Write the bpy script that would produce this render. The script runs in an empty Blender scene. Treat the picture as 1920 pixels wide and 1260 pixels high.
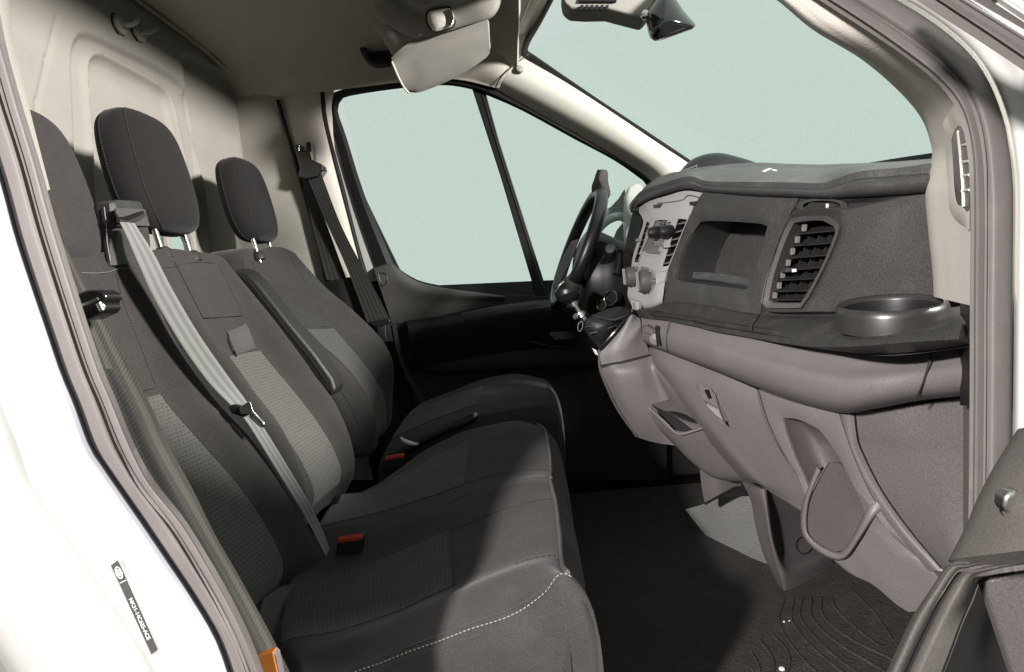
import bpy, math, random
import numpy as np
from mathutils import Vector, Matrix, noise as mnoise
random.seed(7); np.random.seed(7)
sc = bpy.context.scene
COL = sc.collection
# ------------------------------------------------------------------ camera
F = 1150.0; CZ = 0.8                       # focal length in photo pixels, eye height above the cab floor
aY = Vector((.0574, .0652, -1)).normalized()
aX = Vector((1, .10, .06392)).normalized()
aZ = aX.cross(aY)
RT = Matrix((aX, aY, aZ))                  # camera vector -> van vector (X forward, Y to driver side, Z up)
cam = bpy.data.cameras.new("camera"); cam_o = bpy.data.objects.new("camera", cam); COL.objects.link(cam_o)
cam.sensor_width = 36; cam.lens = 36 * F / 1920; cam.clip_start = .02; cam.clip_end = 200
cam_o.matrix_world = Matrix.Translation((0, 0, CZ)) @ RT.to_4x4()
sc.camera = cam_o
# ------------------------------------------------------------------ world: pale even studio surround
w = bpy.data.worlds.new("World"); sc.world = w; w.use_nodes = True
nt = w.node_tree; bg = nt.nodes['Background']
tc = nt.nodes.new('ShaderNodeTexCoord'); nz = nt.nodes.new('ShaderNodeTexNoise'); cr = nt.nodes.new('ShaderNodeValToRGB')
nz.inputs['Scale'].default_value = 320; nz.inputs['Detail'].default_value = 3
nt.links.new(tc.outputs['Generated'], nz.inputs['Vector']); nt.links.new(nz.outputs['Fac'], cr.inputs['Fac'])
cr.color_ramp.elements[0].position = .3; cr.color_ramp.elements[1].position = .7
cr.color_ramp.elements[0].color = (.565, .655, .602, 1); cr.color_ramp.elements[1].color = (.615, .70, .65, 1)
nt.links.new(cr.outputs['Color'], bg.inputs['Color']); bg.inputs['Strength'].default_value = 1.0
# ------------------------------------------------------------------ lamps
def lamp(name, loc, target, power, size, color=(1, .95, .91)):
    l = bpy.data.lights.new(name, 'AREA'); l.shape = 'DISK'; l.size = size; l.energy = power; l.color = color
    o = bpy.data.objects.new(name, l); COL.objects.link(o); o.location = loc
    o.rotation_euler = (Vector(target) - Vector(loc)).to_track_quat('-Z', 'Y').to_euler(); return o
sp = lamp("front_lamp", (2.7, .1, 2.0), (-.8, 1.4, .9), 380, .45)
l = bpy.data.lights.new("door_side_lamp", 'SPOT'); l.energy = 880; l.spot_size = math.radians(45); l.spot_blend = 1.0; l.shadow_soft_size = .08; l.color = (1, .945, .915)
o = bpy.data.objects.new("door_side_lamp", l); COL.objects.link(o); o.location = (-1.36, -1.2, 1.55)
o.rotation_euler = (Vector((.38, 1.0, .5)) - Vector(o.location)).to_track_quat('-Z', 'Y').to_euler()
sc.view_settings.view_transform = 'Standard'; sc.view_settings.look = 'None'
sc.view_settings.exposure = 0; sc.view_settings.gamma = 1; sc.view_settings.use_curve_mapping = False
sc.render.engine = 'CYCLES'; sc.cycles.use_denoising = True; sc.cycles.max_bounces = 8
sc.cycles.transparent_max_bounces = 12; sc.cycles.caustics_reflective = False; sc.cycles.caustics_refractive = False
# ------------------------------------------------------------------ geometry helpers
CP = Vector((0, 0, CZ))
def ray(px, py): return RT @ Vector(((px - 960) / F, (630 - py) / F, -1))
def W(px, py, Y):
    d = ray(px, py); t = Y / d.y; return np.array((d.x * t, Y, CZ + d.z * t))
def WX(px, py, X):
    d = ray(px, py); t = X / d.x; return np.array((X, d.y * t, CZ + d.z * t))
def WZ(px, py, Z):
    d = ray(px, py); t = (Z - CZ) / d.z; return np.array((d.x * t, d.y * t, Z))
_dx = [1090, 1120, 1195, 1240, 1290, 1350, 1424, 1510, 1600, 1740, 1815]
_dy = [1.92, 1.86, 1.72, 1.60, 1.50, 1.38, 1.27, 1.15, 1.05, .95, .88]
def YD(px): return float(np.interp(px, _dx, _dy))
def D(px, py, dy=0.0): return W(px, py, YD(px) + dy)
def cr1(P, n):
    """Catmull-Rom along axis 0, n samples per segment"""
    P = np.asarray(P, float); m = len(P)
    if m == 2 or n == 1:
        if n == 1: return P
        t = np.linspace(0, 1, n + 1)[:, None]
        return np.array([P[0] * (1 - s) + P[1] * s for s in np.linspace(0, 1, n + 1)])
    E = np.concatenate([[2 * P[0] - P[1]], P, [2 * P[-1] - P[-2]]])
    out = []
    for i in range(m - 1):
        a, b, c, d = E[i], E[i + 1], E[i + 2], E[i + 3]
        for k in range(n):
            s = k / n
            out.append(.5 * (2 * b + (c - a) * s + (2 * a - 5 * b + 4 * c - d) * s * s + (3 * b - a - 3 * c + d) * s ** 3))
    out.append(P[-1]); return np.array(out)
def resample(P, n):
    P = np.asarray(P, float)
    L = np.concatenate([[0], np.cumsum(np.linalg.norm(np.diff(P, axis=0), axis=1))])
    t = np.linspace(0, L[-1], n)
    return np.stack([np.interp(t, L, P[:, k]) for k in range(P.shape[1])], 1)
def smooth_path(P, n=64, seg=8): return resample(cr1(P, seg), n)
def link(name, me, m, parent=None):
    o = bpy.data.objects.new(name, me); COL.objects.link(o)
    if m is not None: me.materials.append(m)
    if parent is not None:
        o.parent = parent; o.matrix_parent_inverse = Matrix.Translation(-Vector(parent.location)) if parent.type == 'EMPTY' else Matrix.Identity(4)
    return o
def mesh(name, V, Fc, m, parent=None, uv=None, sharp=42, smooth=True, bevel=0, seg=2):
    me = bpy.data.meshes.new(name)
    me.from_pydata([tuple(v) for v in V], [], [tuple(int(i) for i in f) for f in Fc]); me.update()
    if smooth: me.polygons.foreach_set('use_smooth', [True] * len(me.polygons))
    if uv is not None:
        ul = me.uv_layers.new(name='UVMap'); vi = np.zeros(len(me.loops), int); me.loops.foreach_get('vertex_index', vi)
        ul.data.foreach_set('uv', np.asarray(uv, float)[vi].ravel())
    me.validate()
    if smooth and sharp: me.set_sharp_from_angle(angle=math.radians(sharp))
    o = link(name, me, m, parent)
    if bevel:
        b = o.modifiers.new('bevel', 'BEVEL'); b.width = bevel; b.segments = seg; b.limit_method = 'ANGLE'; b.angle_limit = math.radians(35)
        b.harden_normals = True
    return o
def grid_uv(G):
    du = np.linalg.norm(np.diff(G, axis=1), axis=2).mean(0); dv = np.linalg.norm(np.diff(G, axis=0), axis=2).mean(1)
    u = np.concatenate([[0], np.cumsum(du)]); v = np.concatenate([[0], np.cumsum(dv)])
    return np.stack(np.meshgrid(u, v), -1).reshape(-1, 2)
def grid_normals(G):
    a = np.gradient(G, axis=1); b = np.gradient(G, axis=0); n = np.cross(a, b)
    return n / (np.linalg.norm(n, axis=2, keepdims=True) + 1e-9)
def surf(rows, nr=6, nc=6):
    P = np.asarray(rows, float)
    return cr1(cr1(P, nr).transpose(1, 0, 2), nc).transpose(1, 0, 2)
def slab(name, G, t, m, parent=None, sharp=42):
    """a sheet of thickness t whose front is grid G (front turned to the viewer side)"""
    R, C, _ = G.shape; n = grid_normals(G)
    if ((np.array(CP) - G) * n).sum() < 0: n = -n
    B = G - n * t; V = np.concatenate([G.reshape(-1, 3), B.reshape(-1, 3)]); N = R * C; Fc = []
    for i in range(R - 1):
        for j in range(C - 1):
            a = i * C + j; Fc.append((a, a + 1, a + C + 1, a + C)); Fc.append((N + a, N + a + C, N + a + C + 1, N + a + 1))
    bd = [j for j in range(C)] + [i * C + C - 1 for i in range(1, R)] + [(R - 1) * C + j for j in range(C - 2, -1, -1)] + [i * C for i in range(R - 2, 0, -1)]
    for k in range(len(bd)):
        a, b = bd[k], bd[(k + 1) % len(bd)]; Fc.append((b, a, N + a, N + b))
    uv = grid_uv(G); return mesh(name, V, Fc, m, parent, np.concatenate([uv, uv]), sharp)
def patch(name, rows, m, parent=None, t=.006, nr=6, nc=6, sharp=42): return slab(name, surf(rows, nr, nc), t, m, parent, sharp)
def loft(name, loops, m, parent=None, cap0=True, cap1=True, sharp=42):
    """closed loops of equal length skinned in order"""
    L = np.asarray(loops, float); R, C, _ = L.shape; Fc = []
    for i in range(R - 1):
        for j in range(C):
            a, b = i * C + j, i * C + (j + 1) % C; Fc.append((a, b, b + C, a + C))
    if cap0: Fc.append(tuple(range(C - 1, -1, -1)))
    if cap1: Fc.append(tuple((R - 1) * C + j for j in range(C)))
    LL = np.concatenate([L, L[:, :1]], 1); uv = grid_uv(LL).reshape(R, C + 1, 2)[:, :C].reshape(-1, 2)
    return mesh(name, L.reshape(-1, 3), Fc, m, parent, uv, sharp)
def frames(P, closed=False):
    P = np.asarray(P, float)
    T = (np.roll(P, -1, 0) - np.roll(P, 1, 0)) if closed else np.gradient(P, axis=0)
    T /= np.linalg.norm(T, axis=1, keepdims=True) + 1e-12
    u = np.cross(T[0], (0, 1, 0.13)); u /= np.linalg.norm(u) + 1e-9; U = []
    for t in T:
        u = u - t * u.dot(t); u /= np.linalg.norm(u) + 1e-9; U.append(u)
    U = np.array(U); return T, U, np.cross(T, U)
def tube(name, P, r, m, parent=None, k=10, closed=False, flat=1.0, n=None, seg=6):
    P = np.asarray(P, float)
    if n: P = smooth_path(P, n, seg)
    T, U, V_ = frames(P, closed); r = np.broadcast_to(np.asarray(r, float), (len(P),)) if np.ndim(r) == 0 or len(r) == len(P) else np.interp(np.linspace(0, 1, len(P)), np.linspace(0, 1, len(r)), r)
    loops = [[P[i] + r[i] * (math.cos(2 * math.pi * j / k) * U[i] + flat * math.sin(2 * math.pi * j / k) * V_[i]) for j in range(k)] for i in range(len(P))]
    if closed: loops.append(loops[0])
    return loft(name, loops, m, parent, not closed, not closed)
def prism(name, poly, ext, m, parent=None, bevel=.003, seg=2):
    """poly: world points, extruded by vector ext"""
    A = np.asarray(poly, float); n = len(A); B = A + np.asarray(ext, float)
    Fc = [tuple(range(n)), tuple(range(2 * n - 1, n - 1, -1))] + [((i + 1) % n, i, n + i, n + (i + 1) % n) for i in range(n)]
    nr = np.cross(A[1] - A[0], A[2] - A[1])
    return mesh(name, np.concatenate([A, B]), Fc, m, parent, None, 35, True, bevel, seg)
def ppoly(pts, Y): return [W(x, y, Y) for x, y in pts]
def box(name, c, ax, ay, az, m, parent=None, bevel=.003, seg=2):
    c, ax, ay, az = map(lambda q: np.asarray(q, float), (c, ax, ay, az))
    poly = [c - ax - ay - az, c + ax - ay - az, c + ax + ay - az, c - ax + ay - az]
    return prism(name, poly, 2 * az, m, parent, bevel, seg)
def lathe(name, c, axis, prof, m, parent=None, k=32, sharp=42, cap=True):
    """prof: (radius, height along axis)"""
    c = np.asarray(c, float); a = np.asarray(axis, float); a /= np.linalg.norm(a)
    u = np.cross(a, (0, 0, 1) if abs(a[2]) < .9 else (1, 0, 0)); u /= np.linalg.norm(u); v = np.cross(a, u)
    loops = [[c + a * h + r * (math.cos(2 * math.pi * j / k) * u + math.sin(2 * math.pi * j / k) * v) for j in range(k)] for r, h in prof]
    return loft(name, loops, m, parent, cap, cap, sharp)
def ribbon(name, L, R, m, parent=None, t=.0014, n=60, nc=4):
    a, b = smooth_path(L, n), smooth_path(R, n)
    G = np.array([[a[i] * (1 - s) + b[i] * s for s in np.linspace(0, 1, nc)] for i in range(n)])
    return slab(name, G, t, m, parent)
def stitch(name, P, m, parent=None, dash=.0045, gap=.002, r=.0009, lift=.001):
    P = np.asarray(P, float); Ln = np.linalg.norm(np.diff(P, axis=0), axis=1).sum(); n = max(2, int(Ln / (dash + gap)))
    Q = resample(P, n * 3 + 1); V, Fc = [], []
    for i in range(n):
        a, b = Q[3 * i], Q[3 * i + 2]; d = b - a; d /= np.linalg.norm(d) + 1e-9
        tocam = np.array(CP) - a; tocam /= np.linalg.norm(tocam)
        s = np.cross(d, tocam); s /= np.linalg.norm(s) + 1e-9; up = np.cross(s, d); up = up if up.dot(tocam) > 0 else -up
        o = len(V)
        for p in (a, b):
            for q in (s * r, up * r * 1.3, -s * r, -up * r): V.append(p + q + up * lift)
        for k in range(4): Fc.append((o + k, o + (k + 1) % 4, o + 4 + (k + 1) % 4, o + 4 + k))
        Fc.append((o, o + 3, o + 2, o + 1)); Fc.append((o + 4, o + 5, o + 6, o + 7))
    o = mesh(name, V, Fc, m, parent, None, 0); o['kind'] = 'stuff'; return o
def pix(P):
    P = np.asarray(P, float) - np.array(CP); A = np.array(RT); c = P @ A
    return np.stack([960 + F * c[..., 0] / -c[..., 2], 630 - F * c[..., 1] / -c[..., 2]], -1)
def onsurf(S, px, py, lift=.002, k=40):
    """the point of surface grid S seen at a pixel, raised towards the eye (local linear fit of depth)"""
    P_ = S.reshape(-1, 3); Q_ = pix(P_); d = np.hypot(Q_[:, 0] - px, Q_[:, 1] - py); i = np.argsort(d)[:k]
    Y = P_[i, 1]; Yn = np.median(Y[:8]); ok = Y < min(Yn, np.percentile(Y, 40)) + .05; i = i[ok]; Y = P_[i, 1]
    A_ = np.stack([np.ones(len(i)), Q_[i, 0] - px, Q_[i, 1] - py], 1); wg = (1 / (d[i] + 2))[:, None]
    c_ = np.linalg.lstsq(A_ * wg, Y * wg[:, 0], rcond=1e-6)[0]
    return W(px, py, float(np.clip(c_[0], Y.min(), Y.max())) - lift)
def thing(name, label, cat, loc=(0, 0, 0), group=None, kind='thing'):
    o = bpy.data.objects.new(name, None); COL.objects.link(o); o.location = loc; o.empty_display_size = .05
    o['label'] = label; o['category'] = cat
    if group: o['group'] = group
    if kind: o['kind'] = kind
    return o
def tag(o, label, cat, group=None, kind='thing'):
    o['label'] = label; o['category'] = cat
    if group: o['group'] = group
    if kind: o['kind'] = kind
    return o
# ------------------------------------------------------------------ materials
def mat(name, col, rough=.6, spec=.4, metal=0., var=.12, vscale=9., grain=0., gscale=700., gtype='NOISE', sheen=0., coat=0., dirt=0., dirtcol=(.3, .28, .25), dscale=6., rvar=.08, speck=0., sscale=420.):
    m = bpy.data.materials.new(name); m.use_nodes = True; t = m.node_tree; N, Lk = t.nodes, t.links
    b = N['Principled BSDF']; b.inputs['Roughness'].default_value = rough; b.inputs['Metallic'].default_value = metal
    b.inputs['Specular IOR Level'].default_value = spec
    if sheen: b.inputs['Sheen Weight'].default_value = sheen; b.inputs['Sheen Roughness'].default_value = .5
    if coat: b.inputs['Coat Weight'].default_value = coat; b.inputs['Coat Roughness'].default_value = .08
    tc = N.new('ShaderNodeTexCoord'); nz = N.new('ShaderNodeTexNoise'); nz.inputs['Scale'].default_value = vscale
    nz.inputs['Detail'].default_value = 6; nz.inputs['Roughness'].default_value = .65
    Lk.new(tc.outputs['Object'], nz.inputs['Vector'])
    mx = N.new('ShaderNodeMix'); mx.data_type = 'RGBA'
    mx.inputs['A'].default_value = tuple(c * (1 - var) for c in col) + (1,); mx.inputs['B'].default_value = tuple(min(1, c * (1 + var)) for c in col) + (1,)
    Lk.new(nz.outputs['Fac'], mx.inputs['Factor']); out = mx.outputs['Result']
    mr = N.new('ShaderNodeMapRange'); mr.inputs['To Min'].default_value = max(0, rough - rvar); mr.inputs['To Max'].default_value = min(1, rough + rvar)
    Lk.new(nz.outputs['Fac'], mr.inputs['Value']); Lk.new(mr.outputs['Result'], b.inputs['Roughness'])
    if dirt:
        d = N.new('ShaderNodeTexNoise'); d.inputs['Scale'].default_value = dscale; d.inputs['Detail'].default_value = 9; d.inputs['Roughness'].default_value = .72
        Lk.new(tc.outputs['Object'], d.inputs['Vector']); r = N.new('ShaderNodeValToRGB'); r.color_ramp.elements[0].position = .52; r.color_ramp.elements[1].position = .78
        r.color_ramp.elements[1].color = (dirt, dirt, dirt, 1); Lk.new(d.outputs['Fac'], r.inputs['Fac'])
        m2 = N.new('ShaderNodeMix'); m2.data_type = 'RGBA'; m2.inputs['B'].default_value = tuple(dirtcol) + (1,)
        Lk.new(out, m2.inputs['A']); Lk.new(r.outputs['Color'], m2.inputs['Factor']); out = m2.outputs['Result']
    if speck:
        sn = N.new('ShaderNodeTexNoise'); sn.inputs['Scale'].default_value = sscale; sn.inputs['Detail'].default_value = 2; Lk.new(tc.outputs['Object'], sn.inputs['Vector'])
        sr = N.new('ShaderNodeMapRange'); sr.inputs['From Min'].default_value = .3; sr.inputs['From Max'].default_value = .7; sr.inputs['To Min'].default_value = 1 - speck; sr.inputs['To Max'].default_value = 1 + speck
        Lk.new(sn.outputs['Fac'], sr.inputs['Value']); m3 = N.new('ShaderNodeMix'); m3.data_type = 'RGBA'; m3.blend_type = 'MULTIPLY'; m3.inputs['Factor'].default_value = 1
        Lk.new(out, m3.inputs['A']); Lk.new(sr.outputs['Result'], m3.inputs['B']); out = m3.outputs['Result']
    Lk.new(out, b.inputs['Base Color'])
    if grain:
        if gtype == 'VORONOI':
            g = N.new('ShaderNodeTexVoronoi'); g.inputs['Scale'].default_value = gscale; o_ = g.outputs['Distance']
        else:
            g = N.new('ShaderNodeTexNoise'); g.inputs['Scale'].default_value = gscale; g.inputs['Detail'].default_value = 3; o_ = g.outputs['Fac']
        Lk.new(tc.outputs['Object'], g.inputs['Vector']); bp = N.new('ShaderNodeBump'); bp.inputs['Strength'].default_value = grain; bp.inputs['Distance'].default_value = .002
        Lk.new(o_, bp.inputs['Height']); Lk.new(bp.outputs['Normal'], b.inputs['Normal'])
    return m
def fabric_weave(name, c1, c2, bw=.0115, bh=.0085, rough=.95):
    m = bpy.data.materials.new(name); m.use_nodes = True; t = m.node_tree; N, Lk = t.nodes, t.links
    b = N['Principled BSDF']; b.inputs['Roughness'].default_value = rough; b.inputs['Specular IOR Level'].default_value = .15; b.inputs['Sheen Weight'].default_value = .15
    tc = N.new('ShaderNodeTexCoord'); br = N.new('ShaderNodeTexBrick'); br.inputs['Scale'].default_value = 1
    br.inputs['Brick Width'].default_value = bw; br.inputs['Row Height'].default_value = bh; br.inputs['Mortar Size'].default_value = .0011; br.inputs['Mortar Smooth'].default_value = .4
    br.offset = .5; br.inputs['Color1'].default_value = c1 + (1,); br.inputs['Color2'].default_value = tuple(x * .82 for x in c1) + (1,); br.inputs['Mortar'].default_value = c2 + (1,)
    Lk.new(tc.outputs['UV'], br.inputs['Vector'])
    nz = N.new('ShaderNodeTexNoise'); nz.inputs['Scale'].default_value = 420; nz.inputs['Detail'].default_value = 4; Lk.new(tc.outputs['Object'], nz.inputs['Vector'])
    mx = N.new('ShaderNodeMix'); mx.data_type = 'RGBA'; mx.blend_type = 'OVERLAY'; mx.inputs['Factor'].default_value = .45
    Lk.new(br.outputs['Color'], mx.inputs['A']); Lk.new(nz.outputs['Fac'], mx.inputs['B'])
    h = N.new('ShaderNodeHueSaturation'); h.inputs['Saturation'].default_value = 1.0; Lk.new(mx.outputs['Result'], h.inputs['Color']); Lk.new(h.outputs['Color'], b.inputs['Base Color'])
    ad = N.new('ShaderNodeMath'); ad.operation = 'MULTIPLY_ADD'; ad.inputs[1].default_value = .6; Lk.new(br.outputs['Fac'], ad.inputs[0]); Lk.new(nz.outputs['Fac'], ad.inputs[2])
    bp = N.new('ShaderNodeBump'); bp.inputs['Strength'].default_value = .5; bp.inputs['Distance'].default_value = .0015; Lk.new(ad.outputs[0], bp.inputs['Height']); Lk.new(bp.outputs['Normal'], b.inputs['Normal'])
    return m
def webbing(name, c1, c2, period=.012):
    m = bpy.data.materials.new(name); m.use_nodes = True; t = m.node_tree; N, Lk = t.nodes, t.links
    b = N['Principled BSDF']; b.inputs['Roughness'].default_value = .7; b.inputs['Specular IOR Level'].default_value = .3
    tc = N.new('ShaderNodeTexCoord'); wv = N.new('ShaderNodeTexWave'); wv.inputs['Scale'].default_value = .31416 / period / 1.0; wv.bands_direction = 'X'
    Lk.new(tc.outputs['UV'], wv.inputs['Vector']); r = N.new('ShaderNodeValToRGB'); r.color_ramp.elements[0].color = c1 + (1,); r.color_ramp.elements[1].color = c2 + (1,)
    r.color_ramp.elements[0].position = .3; r.color_ramp.elements[1].position = .7; Lk.new(wv.outputs['Fac'], r.inputs['Fac'])
    w2 = N.new('ShaderNodeTexWave'); w2.inputs['Scale'].default_value = 120; w2.bands_direction = 'DIAGONAL'; Lk.new(tc.outputs['UV'], w2.inputs['Vector'])
    Lk.new(r.outputs['Color'], b.inputs['Base Color']); ad = N.new('ShaderNodeMath'); ad.operation = 'ADD'; Lk.new(wv.outputs['Fac'], ad.inputs[0]); Lk.new(w2.outputs['Fac'], ad.inputs[1])
    bp = N.new('ShaderNodeBump'); bp.inputs['Strength'].default_value = .35; bp.inputs['Distance'].default_value = .001; Lk.new(ad.outputs[0], bp.inputs['Height']); Lk.new(bp.outputs['Normal'], b.inputs['Normal'])
    return m
def glass(name, tint=(.97, 1, .985)):
    m = bpy.data.materials.new(name); m.use_nodes = True; t = m.node_tree; N, Lk = t.nodes, t.links
    for n in list(N):
        if n.type != 'OUTPUT_MATERIAL': N.remove(n)
    tr = N.new('ShaderNodeBsdfTransparent'); tr.inputs['Color'].default_value = tint + (1,); gl = N.new('ShaderNodeBsdfGlossy'); gl.inputs['Roughness'].default_value = .3
    mx = N.new('ShaderNodeMixShader'); mx.inputs[0].default_value = .012
    Lk.new(tr.outputs[0], mx.inputs[1]); Lk.new(gl.outputs[0], mx.inputs[2]); Lk.new(mx.outputs[0], N['Material Output'].inputs['Surface'])
    return m
M = dict(
 fabric=mat('charcoal seat fabric', (.040, .0362, .0352), .93, .15, sheen=.10, grain=.5, gscale=420, var=.22, vscale=26, dirt=.22, dirtcol=(.085, .08, .075), dscale=11, speck=.28, sscale=520),
 weave=fabric_weave('woven seat insert', (.092, .085, .080), (.122, .114, .108)),
 weave_shade=fabric_weave('shaded woven cushion insert', (.048, .044, .0415), (.066, .061, .058)),  # darker copy of the insert weave, cushion shade put into its colour
 weave_blue=fabric_weave('woven seat insert cool', (.058, .056, .055), (.098, .096, .095), .009, .007),
 fabric_dk=mat('dark headrest fabric', (.0145, .0135, .013), .9, .15, sheen=.10, grain=.4, gscale=420, var=.2, vscale=20, speck=.25, sscale=520),
 leather=mat('black leatherette', (.020, .019, .018), .42, .45, grain=.25, gscale=520, gtype='VORONOI', var=.15),
 dash=mat('dark grained dash plastic', (.038, .037, .0355), .48, .42, grain=.3, gscale=650, var=.2, vscale=14, dirt=.3, dirtcol=(.12, .115, .10), dscale=17, speck=.35),
 dashtop=mat('dash top pad', (.054, .054, .053), .6, .4, grain=.5, gscale=380, var=.25, vscale=30, dirt=.4, dirtcol=(.15, .147, .14), dscale=30, speck=.3),
 dashlow=mat('warm grey lower dash plastic', (.128, .117, .115), .46, .42, grain=.35, gscale=360, var=.10, vscale=7, dirt=.2, dirtcol=(.2, .185, .17), dscale=13, speck=.12),
 dashkick=mat('grained kick panel plastic', (.103, .0945, .093), .5, .4, grain=.6, gscale=300, var=.08, vscale=9, speck=.14, sscale=320),
 dashmid=mat('mid grey pocket plastic', (.076, .068, .067), .5, .4, grain=.35, gscale=360, var=.1, speck=.15),
 shelf=mat('dusty black shelf', (.026, .0245, .023), .55, .4, grain=.45, gscale=380, dirt=.5, dirtcol=(.1, .09, .078), dscale=26, speck=.3),
 silver=mat('silver grey console plastic', (.29, .28, .278), .36, .5, var=.06, dirt=.2, dirtcol=(.24, .23, .225), dscale=18),
 black=mat('black plastic', (.010, .010, .010), .42, .4, var=.2),
 slat=mat('vent slat plastic', (.024, .023, .022), .34, .55, var=.25, vscale=30),
 gloss=mat('gloss black', (.010, .010, .010), .16, .6, coat=.4),
 rimleather=mat('steering wheel leather', (.012, .0115, .0115), .32, .5, grain=.12, gscale=500, gtype='VORONOI'),
 rubber=mat('dusty rubber seal', (.114, .103, .100), .58, .35, var=.16, vscale=16, grain=.12, gscale=300, dirt=.35, dirtcol=(.2, .175, .15), dscale=20),
 rubber_dk=mat('black rubber', (.008, .008, .008), .5, .3),
 white=mat('white body paint', (.44, .435, .427), .35, .5, var=.02, vscale=4, coat=.2, dirt=.12, dirtcol=(.48, .45, .40), dscale=14),
 edge=mat('grey body edge', (.42, .42, .47), .4, .45),
 beige=mat('beige trim plastic', (.50, .47, .425), .6, .35, grain=.25, gscale=420, var=.05, dirt=.12, dirtcol=(.36, .33, .27), dscale=12, speck=.05),
 liner=mat('beige headliner', (.41, .388, .34), .95, .08, grain=.35, gscale=500, var=.12, vscale=12, speck=.12),
 bulk=mat('beige bulkhead trim', (.315, .302, .27), .74, .3, grain=.25, gscale=420, var=.1, vscale=5, dirt=.25, dirtcol=(.2, .185, .15), dscale=9, speck=.06),
 visor=mat('grey beige visor vinyl', (.27, .262, .238), .7, .3, grain=.2, gscale=420, var=.06, speck=.06),
 chrome=mat('chrome', (.7, .69, .67), .18, .5, metal=1, var=.05),
 steel=mat('brushed steel', (.5, .49, .47), .3, .5, metal=1, var=.1),
 red=mat('red buckle button', (.36, .03, .018), .4, .5),
 thread=mat('pale grey thread', (.25, .243, .23), .8, .2),
 thread_dk=mat('grey thread', (.06, .057, .054), .85, .2),
 floor=mat('black floor covering', (.006, .0055, .005), .95, .05, grain=.5, gscale=160, var=.4, vscale=20),
 matrub=mat('dusty black rubber mat', (.034, .030, .0275), .68, .35, grain=.8, gscale=170, gtype='VORONOI', var=.45, vscale=30, dirt=.6, dirtcol=(.085, .077, .066), dscale=18, speck=.35, sscale=260),
 tunnel=mat('grained footwell lining', (.13, .13, .125), .5, .4, grain=.8, gscale=190, gtype='VORONOI', var=.15, speck=.2),
 card=mat('dark door card', (.013, .012, .0115), .6, .3, grain=.3, gscale=420),
 cardup=mat('grey door top trim', (.055, .050, .046), .6, .35, grain=.3, gscale=420, var=.1, speck=.15),
 doorgrey=mat('grey door moulding', (.066, .060, .056), .66, .3, grain=.2, gscale=800, var=.1, dirt=.2, dirtcol=(.16, .145, .125), dscale=15, speck=.15),
 belt_lt=webbing('pale grey belt webbing', (.15, .149, .145), (.21, .209, .204), .0115),
 belt_dk=webbing('dark olive belt webbing', (.026, .025, .021), (.05, .048, .041), .014),
 belt_bk=webbing('black belt webbing', (.026, .025, .024), (.042, .040, .038), .014),
 wood=mat('orange brown card', (.36, .12, .02), .6, .3, var=.35, vscale=30),
 sticker=mat('dark grey sticker', (.035, .033, .033), .5, .4),
 print=mat('white print', (.6, .6, .59), .6, .3),
 paper=mat('white scrap of paper', (.7, .7, .68), .8, .2),
 mirror=mat('mirror glass', (.5, .53, .53), .05, .5, metal=1, var=.1),
 lump=mat('dark brown cloth', (.045, .041, .039), .95, .1, grain=.6, gscale=260, var=.4, vscale=40),
 lens=mat('clear lamp lens', (.5, .49, .44), .12, .7, coat=.5, var=.3, vscale=60),
 glass=glass('clear window glass'),
)
# ================================================================== SETTING
# ---- floor
gd = prism('ground', [(-60, -60, -.62), (60, -60, -.62), (60, 60, -.62), (-60, 60, -.62)], (0, 0, .02), mat('dark blocking ground', (.07, .068, .065), .8, .3), None, 0); tag(gd, 'dark ground under the van, added to block light from below', 'ground', kind='structure')  # added so that no light reaches the cab from below
fl = prism('cab_floor', [(-1.2, .55, -.02), (1.3, .55, -.02), (1.3, 2.6, -.02), (-1.2, 2.6, -.02)], (0, 0, .02), M['floor'], None, 0)
tag(fl, 'black cab floor under the seats and dashboard', 'floor', kind='structure')
# ---- bulkhead with pressed panels
BX = -1.14
def yz(pts): return np.array([WX(x, y, BX)[1:] for x, y in pts])
def sdf(P, poly):
    A = poly; B = np.roll(poly, -1, 0); d = np.full(len(P), 1e9); ins = np.zeros(len(P), bool)
    for a, b in zip(A, B):
        e = b - a; t = np.clip(((P - a) @ e) / (e @ e), 0, 1); d = np.minimum(d, np.linalg.norm(P - (a + t[:, None] * e), axis=1))
        c = ((a[1] > P[:, 1]) != (b[1] > P[:, 1])) & (P[:, 0] < (b[0] - a[0]) * (P[:, 1] - a[1]) / (b[1] - a[1] + 1e-12) + a[0]); ins ^= c
    return np.where(ins, -d, d)
def sst(x, a, b): s = np.clip((x - a) / (b - a), 0, 1); return s * s * (3 - 2 * s)
P1 = yz(resample(cr1([(150, 620), (147, 420), (143, 250), (138, 130), (142, 85), (162, 66), (230, 95), (300, 130), (343, 160), (360, 200), (378, 330), (395, 500), (410, 620)], 5), 90))
P2 = yz(resample(cr1([(205, 620), (192, 420), (182, 250), (174, 140), (180, 108), (200, 104), (250, 130), (303, 160), (326, 185), (341, 250), (357, 330), (376, 500), (390, 620)], 5), 90))
P3 = yz(resample(cr1([(425, 620), (402, 430), (365, 240), (346, 130), (350, 103), (390, 122), (432, 150), (455, 195), (470, 260), (483, 340), (500, 440), (520, 620)], 5), 90))
ny, nz_ = 400, 380
yy = np.linspace(.6, 2.47, ny); zz = np.linspace(0, 1.83, nz_)
YY, ZZ = np.meshgrid(yy, zz); Q = np.stack([YY.ravel(), ZZ.ravel()], 1)
h = -.018 * sst(-sdf(Q, P1), -.012, .012) - .016 * sst(-sdf(Q, P2), -.008, .008) + .012 * np.exp(-(sdf(Q, P2) / .014) ** 2) - .022 * sst(-sdf(Q, P3), -.014, .016)
seam = yz([(108, 30), (88, 110), (70, 190), (55, 300)])
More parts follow.
